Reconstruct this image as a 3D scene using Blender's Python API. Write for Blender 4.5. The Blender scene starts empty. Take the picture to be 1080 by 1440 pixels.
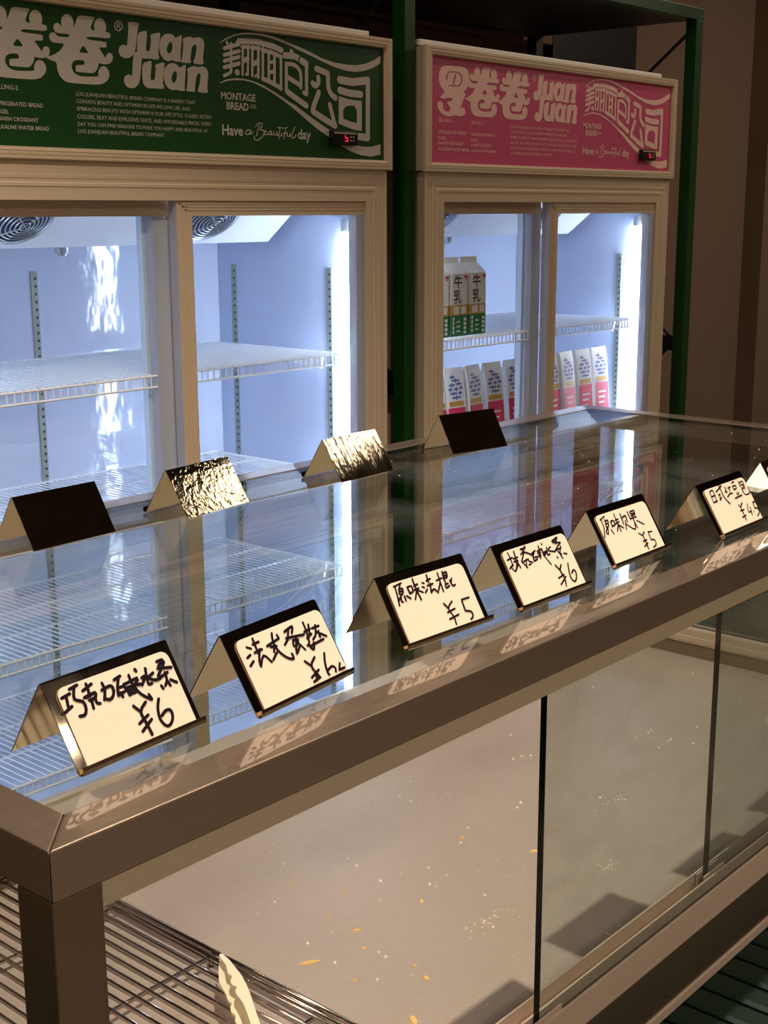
import bpy, bmesh, math, random
from mathutils import Vector, Matrix
from mathutils.geometry import tessellate_polygon

scene = bpy.context.scene
C = scene.collection
random.seed(7)

# ------------------------------------------------------------ camera
cd = bpy.data.cameras.new('camera')
cd.sensor_fit = 'VERTICAL'; cd.sensor_height = 24.0
cd.lens = 1868.23 / 1440 * 24.0
cd.clip_start = 0.02
cam = bpy.data.objects.new('camera', cd); C.objects.link(cam)
PITCH, YAW, ROLL = -0.2227, 0.7166, -0.0035
fw = Vector((math.cos(YAW) * math.cos(PITCH), math.sin(YAW) * math.cos(PITCH), math.sin(PITCH)))
rt = fw.cross(Vector((0, 0, 1))).normalized()
up = rt.cross(fw)
r2 = math.cos(ROLL) * rt + math.sin(ROLL) * up
u2 = -math.sin(ROLL) * rt + math.cos(ROLL) * up
m = Matrix((r2, u2, -fw)).transposed().to_4x4()
m.translation = Vector((-0.3726, -0.5621, 0.3327))
cam.matrix_world = m
scene.camera = cam

# ------------------------------------------------------------ world, exposure
w = bpy.data.worlds.new('world'); scene.world = w; w.use_nodes = True
w.node_tree.nodes['Background'].inputs[0].default_value = (0.9, 0.8, 0.7, 1)
w.node_tree.nodes['Background'].inputs[1].default_value = 0.02
vs = scene.view_settings
vs.view_transform = 'Standard'; vs.look = 'None'; vs.exposure = 0.6; vs.gamma = 1.0
vs.use_curve_mapping = False

# ------------------------------------------------------------ large lights (warm area lamps added out of view)
def area(name, loc, sx, sy, energy, col, rot=(0, 0, 0), spread=180):
    l = bpy.data.lights.new(name, 'AREA'); l.shape = 'RECTANGLE'; l.size = sx; l.size_y = sy
    l.energy = energy; l.color = col; l.spread = math.radians(spread)
    o = bpy.data.objects.new(name, l); o.location = loc; o.rotation_euler = rot; C.objects.link(o)
    return o
WARM = (1.0, 0.83, 0.67)
area('added_area_light', (-0.5, -2.3, 1.86), 1.8, 0.9, 68, WARM, (math.radians(-14), 0, 0))  # added front fill, brightens fridge headers and cards
area('added_area_light', (1.9, -2.5, 1.86), 1.2, 0.8, 50, WARM, (math.radians(-14), 0, 0))  # second added front fill, towards the right fridge
area('added_area_light', (3.98, -0.88, 1.88), 0.5, 0.3, 2.2, WARM)  # added to be mirrored in the two uneven back-row signs
area('added_area_light', (-2.2, 0.3, 1.86), 0.6, 0.6, 22, (1.0, 0.72, 0.55), (0, math.radians(-25), 0))  # added unseen fill from the left for the counter's left end
area('added_area_light', (5.3, 0.3, 1.88), 0.9, 0.9, 24, WARM)  # added unseen fill to lighten the wall at the right
def spot(name, loc, tgt, energy, col, size=60, rad=0.03):
    l = bpy.data.lights.new(name, 'SPOT'); l.energy = energy; l.color = col
    l.spot_size = math.radians(size); l.spot_blend = 0.7; l.shadow_soft_size = rad
    o = bpy.data.objects.new(name, l); o.location = loc
    o.rotation_euler = (Vector(tgt) - Vector(loc)).to_track_quat('-Z', 'Y').to_euler()
    C.objects.link(o)
SPOTS = [((0.77, 0.18, 1.75), (0.77, 0.18, 0), 118, 115, 'small round ceiling spotlight straight above the middle of the counter'),
         ((1.5, 1.25, 1.75), (1.5, 1.6, 0), 9, 110, 'added unseen spotlight brightening the front of the green-headed fridge'),  # added to brighten the green header and its lid
         ((2.95, 1.25, 1.75), (2.95, 1.6, 0), 9, 110, 'added unseen spotlight brightening the front of the pink-headed fridge')]  # added to brighten the pink header and its lid
for a_, b_, e_, sz_, lb_ in SPOTS:
    spot('ceiling_spot_light', a_, b_, e_, WARM, sz_, 0.018)

# ------------------------------------------------------------ materials
def lin(c):
    return tuple((v / 255 / 12.92) if v / 255 <= 0.04045 else ((v / 255 + 0.055) / 1.055) ** 2.4 for v in c)
def mat(name, rgb, rough=0.5, metal=0.0, spec=0.5, noise=None, bump=None, coat=0.0, emis=None, aniso=0.0):
    """rgb sRGB 0-255; noise=(scale, amount, stretch) value variation; bump=(scale, strength, stretch)"""
    M = bpy.data.materials.new(name); M.use_nodes = True
    nt = M.node_tree; n = nt.nodes; L = nt.links
    b = n['Principled BSDF']
    b.inputs['Base Color'].default_value = (*lin(rgb), 1)
    b.inputs['Roughness'].default_value = rough
    b.inputs['Metallic'].default_value = metal
    b.inputs['Specular IOR Level'].default_value = spec
    b.inputs['Coat Weight'].default_value = coat; b.inputs['Coat Roughness'].default_value = 0.02; b.inputs['Coat IOR'].default_value = 2.1
    if emis:
        b.inputs['Emission Color'].default_value = (*lin(emis[0]), 1)
        b.inputs['Emission Strength'].default_value = emis[1]
    tc = n.new('ShaderNodeTexCoord')
    def nz(scale, stretch, detail=3):
        mp = n.new('ShaderNodeMapping'); mp.inputs['Scale'].default_value = stretch
        L.new(tc.outputs['Object'], mp.inputs[0])
        t = n.new('ShaderNodeTexNoise'); t.inputs['Scale'].default_value = scale; t.inputs['Detail'].default_value = detail
        L.new(mp.outputs[0], t.inputs[0]); return t
    if noise:
        t = nz(noise[0], noise[2] if len(noise) > 2 else (1, 1, 1))
        mr = n.new('ShaderNodeMapRange'); mr.inputs[3].default_value = 1 - noise[1]; mr.inputs[4].default_value = 1 + noise[1]
        L.new(t.outputs[0], mr.inputs[0])
        mx = n.new('ShaderNodeVectorMath'); mx.operation = 'SCALE'
        mx.inputs[0].default_value = lin(rgb); L.new(mr.outputs[0], mx.inputs[3])
        L.new(mx.outputs[0], b.inputs['Base Color'])
        rr = n.new('ShaderNodeMapRange'); rr.inputs[3].default_value = max(0.0, rough - 0.06); rr.inputs[4].default_value = rough + 0.08
        L.new(t.outputs[0], rr.inputs[0]); L.new(rr.outputs[0], b.inputs['Roughness'])
    if bump:
        t = nz(bump[0], bump[2] if len(bump) > 2 else (1, 1, 1))
        bp = n.new('ShaderNodeBump'); bp.inputs['Strength'].default_value = bump[1]
        bp.inputs['Distance'].default_value = bump[3] if len(bump) > 3 else 0.002
        L.new(t.outputs[0], bp.inputs['Height']); L.new(bp.outputs[0], b.inputs['Normal'])
    return M
def glass_mat(name, tint=(0.93, 0.965, 0.955), dirt=0.0, dirt_rgb=(190, 180, 165), scale=6.0, stretch=(1, 1, 1), base=0.0):
    """thin sheet glass: straight transmission + Schlick reflection, with smears of dirt"""
    M = bpy.data.materials.new(name); M.use_nodes = True
    nt = M.node_tree; n = nt.nodes; L = nt.links; n.remove(n['Principled BSDF'])
    tr = n.new('ShaderNodeBsdfTransparent'); tr.inputs[0].default_value = (*tint, 1)
    gl = n.new('ShaderNodeBsdfGlossy'); gl.inputs['Roughness'].default_value = 0.0
    ge = n.new('ShaderNodeNewGeometry')
    d = n.new('ShaderNodeVectorMath'); d.operation = 'DOT_PRODUCT'
    L.new(ge.outputs['Normal'], d.inputs[0]); L.new(ge.outputs['Incoming'], d.inputs[1])
    def mth(op, a, b_=None):
        x = n.new('ShaderNodeMath'); x.operation = op
        for i, v in enumerate((a, b_)):
            if v is None: continue
            if isinstance(v, (int, float)): x.inputs[i].default_value = v
            else: L.new(v, x.inputs[i])
        return x.outputs[0]
    c = mth('ABSOLUTE', d.outputs['Value'])
    f = mth('ADD', mth('MULTIPLY', mth('POWER', mth('SUBTRACT', 1.0, c), 5.0), 0.94), 0.055)
    mx = n.new('ShaderNodeMixShader'); L.new(f, mx.inputs[0]); L.new(tr.outputs[0], mx.inputs[1]); L.new(gl.outputs[0], mx.inputs[2])
    out = mx.outputs[0]
    if dirt > 0:
        df = n.new('ShaderNodeBsdfDiffuse'); df.inputs[0].default_value = (*lin(dirt_rgb), 1)
        tc = n.new('ShaderNodeTexCoord'); mp = n.new('ShaderNodeMapping'); mp.inputs['Scale'].default_value = stretch
        L.new(tc.outputs['Object'], mp.inputs[0])
        t = n.new('ShaderNodeTexNoise'); t.inputs['Scale'].default_value = scale; t.inputs['Detail'].default_value = 6
        t.inputs['Distortion'].default_value = 1.2
        L.new(mp.outputs[0], t.inputs[0])
        mr = n.new('ShaderNodeMapRange'); mr.inputs[1].default_value = 0.45; mr.inputs[2].default_value = 0.8
        mr.inputs[3].default_value = base; mr.inputs[4].default_value = base + dirt
        L.new(t.outputs[0], mr.inputs[0])
        m2 = n.new('ShaderNodeMixShader'); L.new(mr.outputs[0], m2.inputs[0]); L.new(out, m2.inputs[1]); L.new(df.outputs[0], m2.inputs[2])
        out = m2.outputs[0]
    L.new(out, n['Material Output'].inputs[0])
    return M

STEEL_TOP = mat('brushed_steel', (166, 148, 130), 0.34, 0.78, coat=1.0, noise=(30, 0.10, (1, 14, 14)), bump=(60, 0.10, (1, 20, 20), 0.0006))
STEEL = mat('satin_steel', (150, 132, 112), 0.26, 0.85, noise=(8, 0.08, (1, 3, 3)))
STEEL_DECK = mat('deck_steel', (208, 190, 176), 0.38, 0.45, noise=(60, 0.16, (1, 14, 1)), bump=(90, 0.2, (1, 18, 1), 0.0006))
ALU = mat('aluminium', (214, 192, 172), 0.4, 0.35, noise=(20, 0.03, (1, 8, 8)))
ALU_DARK = mat('olive_aluminium', (186, 172, 146), 0.45, 0.25)
CHROME = mat('chrome_wire', (190, 180, 172), 0.14, 1.0)
MIRROR = mat('polished_steel', (205, 190, 165), 0.05, 1.0, noise=(40, 0.05))
MIRROR_DENT = mat('dented_polished_steel', (205, 192, 160), 0.05, 1.0, bump=(150, 0.28, (1, 1, 1), 0.001))
MIRROR_WAVE = mat('rippled_polished_steel', (205, 192, 165), 0.05, 1.0, bump=(60, 0.35, (2.4, 0.5, 0.4), 0.0013))
CARD = mat('cream_card', (255, 234, 210), 0.5, spec=0.3)
INK = mat('marker_ink', (22, 6, 16), 0.6, spec=0.15)
GLASS = glass_mat('counter_glass', dirt=0.05, scale=5, dirt_rgb=(200, 205, 205))
GLASS_DOOR = glass_mat('smeared_glass', dirt=0.11, scale=7, stretch=(1, 1, 2.2), dirt_rgb=(180, 168, 148), base=0.02)
GLASS_FR = glass_mat('fridge_glass', tint=(0.97, 0.985, 0.99), dirt=0.02, scale=4)
GLASS_EDGE = mat('glass_edge', (5, 18, 14), 0.2, spec=0.3)
COOL = mat('cool_lit_aluminium', (186, 192, 204), 0.45, 0.2)  # cool light and shade on the door stiles put into their colour
PALE = mat('lit_inner_trim', (214, 232, 248), 0.4)  # tube light on the strip put into its white-blue colour
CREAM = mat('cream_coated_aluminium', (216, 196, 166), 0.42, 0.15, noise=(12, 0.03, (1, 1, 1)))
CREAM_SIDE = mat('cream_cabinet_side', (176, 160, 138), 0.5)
WHITE_LID = mat('white_lid', (246, 240, 230), 0.5)
LINER = mat('white_liner', (203, 214, 236), 0.05, spec=0.7, bump=(11, 0.36, (1, 1, 0.5), 0.011))
LINER_SIDE = mat('white_side_liner', (194, 207, 234), 0.35)
EVAP = mat('evaporator_white', (238, 243, 250), 0.35)
WIRE_WHITE = mat('white_coated_wire', (244, 250, 255), 0.35)
STD = mat('galvanised_strip', (150, 158, 150), 0.35, 0.6)
SLOT = mat('dark_slot', (40, 46, 46), 0.6)
DARK = mat('black_plastic', (14, 14, 14), 0.3)
FANM = mat('fan_grille_metal', (190, 200, 210), 0.3, 0.6)
FAND = mat('fan_dark_blades', (26, 40, 56), 0.5)
GREEN_P = mat('green_header_print', (22, 68, 24), 0.35, noise=(3, 0.05))
PINK_P = mat('pink_header_print', (206, 84, 122), 0.4, noise=(3, 0.04))
WORD_G = mat('pale_grey_lettering', (196, 190, 176), 0.4)
WORD_P = mat('pale_pink_lettering', (250, 206, 190), 0.4)
RACK_G = mat('green_painted_steel', (6, 62, 16), 0.35, noise=(5, 0.06))
RACK_K = mat('black_painted_steel', (8, 10, 8), 0.45)
RIB_G = mat('green_ribbed_board', (3, 30, 16), 0.55, spec=0.3, noise=(9, 0.08))
PLASTIC = mat('cream_tongs_plastic', (248, 238, 206), 0.4)
CRUMB = mat('bread_crumb', (240, 196, 120), 0.8, noise=(90, 0.2))
CRUMB_W = mat('pale_crumb', (255, 246, 228), 0.8)
WALL = mat('brown_plaster', (120, 98, 80), 0.85, noise=(3, 0.06), bump=(25, 0.25, (1, 1, 1), 0.004))
FLOORM = mat('dark_floor', (90, 78, 66), 0.45, noise=(4, 0.1))
CEILM = mat('dark_ceiling', (70, 60, 50), 0.9)
TUBE = mat('led_tube', (255, 255, 255), 0.4, emis=((228, 238, 255), 20.0))
TUBE2 = mat('led_cap', (200, 214, 226), 0.4)
LAMP = mat('downlight_lens', (255, 240, 220), 0.4, emis=((255, 214, 170), 8.0))
RED_LED = mat('red_digit', (255, 30, 60), 0.4, emis=((255, 20, 60), 2.0))
MILKW = mat('carton_white', (240, 236, 226), 0.45)
MILKG = mat('carton_green', (14, 120, 58), 0.45)
GOLD = mat('gold_band', (206, 158, 66), 0.45)
REDM = mat('red_print', (206, 30, 40), 0.45)
BLACKP = mat('black_print', (16, 18, 24), 0.5)
BLUEP = mat('blue_print', (86, 100, 170), 0.5)
PINKB = mat('pink_pouch_base', (226, 58, 100), 0.4)
POUCHW = mat('pouch_white', (238, 238, 236), 0.35, bump=(30, 0.3, (1, 1, 1), 0.003))

# ------------------------------------------------------------ helpers
class MB:
    def __init__(s): s.v = []; s.f = []; s.m = []
    def add(s, vs_, fs, mi=0):
        o = len(s.v); s.v += [tuple(v) for v in vs_]
        for f in fs: s.f.append([o + i for i in f]); s.m.append(mi)
    def box(s, x0, x1, y0, y1, z0, z1, mi=0):
        s.hexa([(x0, y0, z0), (x1, y0, z0), (x1, y1, z0), (x0, y1, z0), (x0, y0, z1), (x1, y0, z1), (x1, y1, z1), (x0, y1, z1)], mi)
    def hexa(s, p, mi=0):
        s.add(p, [(0, 3, 2, 1), (4, 5, 6, 7), (0, 1, 5, 4), (1, 2, 6, 5), (2, 3, 7, 6), (3, 0, 4, 7)], mi)
    def prism(s, poly, axis, a, b, mi=0):
        """poly: list of (u,v) in the two other axes (in xyz order), extruded on axis from a to b"""
        n_ = len(poly)
        def P(u, v, t):
            return {0: (t, u, v), 1: (u, t, v), 2: (u, v, t)}[axis]
        s.add([P(u, v, a) for u, v in poly] + [P(u, v, b) for u, v in poly],
              [tuple(range(n_ - 1, -1, -1)), tuple(range(n_, 2 * n_))] + [(i, (i + 1) % n_, n_ + (i + 1) % n_, n_ + i) for i in range(n_)], mi)
    def cyl(s, a, b, r, n_=8, mi=0, r2=None, caps=True):
        a = Vector(a); b = Vector(b); d = (b - a).normalized()
        t = Vector((0, 0, 1)) if abs(d.z) < 0.9 else Vector((1, 0, 0))
        e1 = d.cross(t).normalized(); e2 = d.cross(e1)
        r2_ = r if r2 is None else r2
        pts = []
        for c_, rr in ((a, r), (b, r2_)):
            for i in range(n_):
                t_ = 2 * math.pi * i / n_
                pts.append(c_ + (e1 * math.cos(t_) + e2 * math.sin(t_)) * rr)
        fs = [(i, (i + 1) % n_, n_ + (i + 1) % n_, n_ + i) for i in range(n_)]
        if caps: fs += [tuple(range(n_ - 1, -1, -1)), tuple(range(n_, 2 * n_))]
        s.add(pts, fs, mi)
    def tube(s, pts, r, n_=6, mi=0):
        for a, b in zip(pts[:-1], pts[1:]): s.cyl(a, b, r, n_, mi)
    def ring(s, c, ex, ey, R, r, n_=28, m_=5, mi=0):
        ez = ex.cross(ey); V = []; F = []
        for i in range(n_):
            t = 2 * math.pi * i / n_; d = ex * math.cos(t) + ey * math.sin(t)
            for j in range(m_):
                q = 2 * math.pi * j / m_
                V.append(c + d * (R + r * math.cos(q)) + ez * r * math.sin(q))
        for i in range(n_):
            for j in range(m_):
                F.append((i * m_ + j, ((i + 1) % n_) * m_ + j, ((i + 1) % n_) * m_ + (j + 1) % m_, i * m_ + (j + 1) % m_))
        s.add(V, F, mi)
    def mesh(s, name, mats, bevel=0, smooth=False):
        me = bpy.data.meshes.new(name); me.from_pydata(s.v, [], s.f)
        for q in (mats if isinstance(mats, (list, tuple)) else [mats]): me.materials.append(q)
        for p_, i in zip(me.polygons, s.m): p_.material_index = i
        bm = bmesh.new(); bm.from_mesh(me)
        bmesh.ops.recalc_face_normals(bm, faces=bm.faces)
        if bevel:
            bmesh.ops.bevel(bm, geom=list(bm.edges), offset=bevel, segments=2, profile=0.6, affect='EDGES', clamp_overlap=True)
        bm.to_mesh(me); bm.free()
        if smooth:
            for p_ in me.polygons: p_.use_smooth = True
        return me
    def build(s, name, mats, parent=None, bevel=0, smooth=False):
        return link(name, s.mesh(name, mats, bevel, smooth), parent)
def link(name, me, parent=None):
    o = bpy.data.objects.new(name, me); C.objects.link(o)
    if parent: o.parent = parent
    return o
def empty(name, loc=(0, 0, 0), rz=0):
    o = bpy.data.objects.new(name, None); o.location = loc; o.rotation_euler = (0, 0, rz)
    o.empty_display_size = 0.05; C.objects.link(o); return o
def tag(o, label=None, cat=None, group=None, kind=None):
    if label: o['label'] = label
    if cat: o['category'] = cat
    if group: o['group'] = group
    if kind: o['kind'] = kind
    return o
def copy_tree(o, parent=None):
    c = o.copy(); C.objects.link(c); c.parent = parent
    for ch in list(o.children): copy_tree(ch, c)
    return c
def catmull(P, k=3):
    if len(P) < 3: return P
    Q = []
    for i in range(len(P) - 1):
        p0 = P[max(i - 1, 0)]; p1 = P[i]; p2 = P[i + 1]; p3 = P[min(i + 2, len(P) - 1)]
        for j in range(k):
            t = j / k
            Q.append(tuple(0.5 * (2 * p1[c] + (p2[c] - p0[c]) * t + (2 * p0[c] - 5 * p1[c] + 4 * p2[c] - p3[c]) * t * t + (3 * p1[c] - p0[c] - 3 * p2[c] + p3[c]) * t ** 3) for c in (0, 1)))
    Q.append(P[-1]); return Q
class Flat:
    """flat print: 2-D shapes placed on the plane O + u*U + v*V"""
    def __init__(s, O=(0, 0, 0), U=(1, 0, 0), V=(0, 0, 1)):
        s.O = Vector(O); s.U = Vector(U); s.V = Vector(V); s.mb = MB()
    k = 0
    def P(s, q): return s.O + s.U * q[0] + s.V * q[1] + s.U.cross(s.V).normalized() * (1.2e-5 * (s.k % 40))
    def stroke(s, pts, w_, mi=0, smooth=True, ends=8):
        if smooth: pts = catmull(pts)
        h = w_ / 2
        for a, b in zip(pts[:-1], pts[1:]):
            dx, dy = b[0] - a[0], b[1] - a[1]; L_ = math.hypot(dx, dy) or 1e-9
            nx, ny = -dy / L_ * h, dx / L_ * h; s.k += 1
            s.mb.add([s.P((a[0] + nx, a[1] + ny)), s.P((a[0] - nx, a[1] - ny)), s.P((b[0] - nx, b[1] - ny)), s.P((b[0] + nx, b[1] + ny))], [(0, 1, 2, 3)], mi)
        for a in pts:
            s.k += 1
            s.mb.add([s.P((a[0] + h * math.cos(2 * math.pi * i / ends), a[1] + h * math.sin(2 * math.pi * i / ends))) for i in range(ends)], [tuple(range(ends))], mi)
    def poly(s, loops, mi=0):
        s.k += 1
        L3 = [[Vector((a, b, 0)) for a, b in l] for l in loops]
        flat = [q for l in loops for q in l]
        s.mb.add([s.P(q) for q in flat], [tuple(t) for t in tessellate_polygon(L3)], mi)
    def rect(s, u0, u1, v0, v1, mi=0):
        s.mb.add([s.P((u0, v0)), s.P((u1, v0)), s.P((u1, v1)), s.P((u0, v1))], [(0, 1, 2, 3)], mi)
    def text(s, t, u, v, width=None, height=None, bold=0.0, mi=0):
        cu = bpy.data.curves.new('txt', 'FONT'); cu.body = t; cu.offset = bold; cu.resolution_u = 2
        ob = bpy.data.objects.new('txt', cu); C.objects.link(ob)
        dg = bpy.context.evaluated_depsgraph_get(); dg.update()
        me = ob.evaluated_get(dg).to_mesh()
        co = [v_.co.copy() for v_ in me.vertices]; fs = [tuple(p_.vertices) for p_ in me.polygons]
        ob.evaluated_get(dg).to_mesh_clear(); bpy.data.objects.remove(ob); bpy.data.curves.remove(cu)
        if not co: return
        x0 = min(q.x for q in co); x1 = max(q.x for q in co); y0 = min(q.y for q in co); y1 = max(q.y for q in co)
        sx = (width / (x1 - x0)) if width else None
        sy = (height / (y1 - y0)) if height else None
        if sx is None: sx = sy
        if sy is None: sy = sx
        off = y0 if height else 0
        s.mb.add([s.P((u + (q.x - x0) * sx, v + (q.y - off) * sy)) for q in co], fs, mi)
    def mesh(s, name, mats):
        me = bpy.data.meshes.new(name); me.from_pydata(s.mb.v, [], s.mb.f)
        for q in (mats if isinstance(mats, (list, tuple)) else [mats]): me.materials.append(q)
        for p_, i in zip(me.polygons, s.mb.m): p_.material_index = i
        # face the way U x V points away from: make normals consistent with -(U x V)
        return me
    def build(s, name, mats, parent): return link(name, s.mesh(name, mats), parent)

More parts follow.
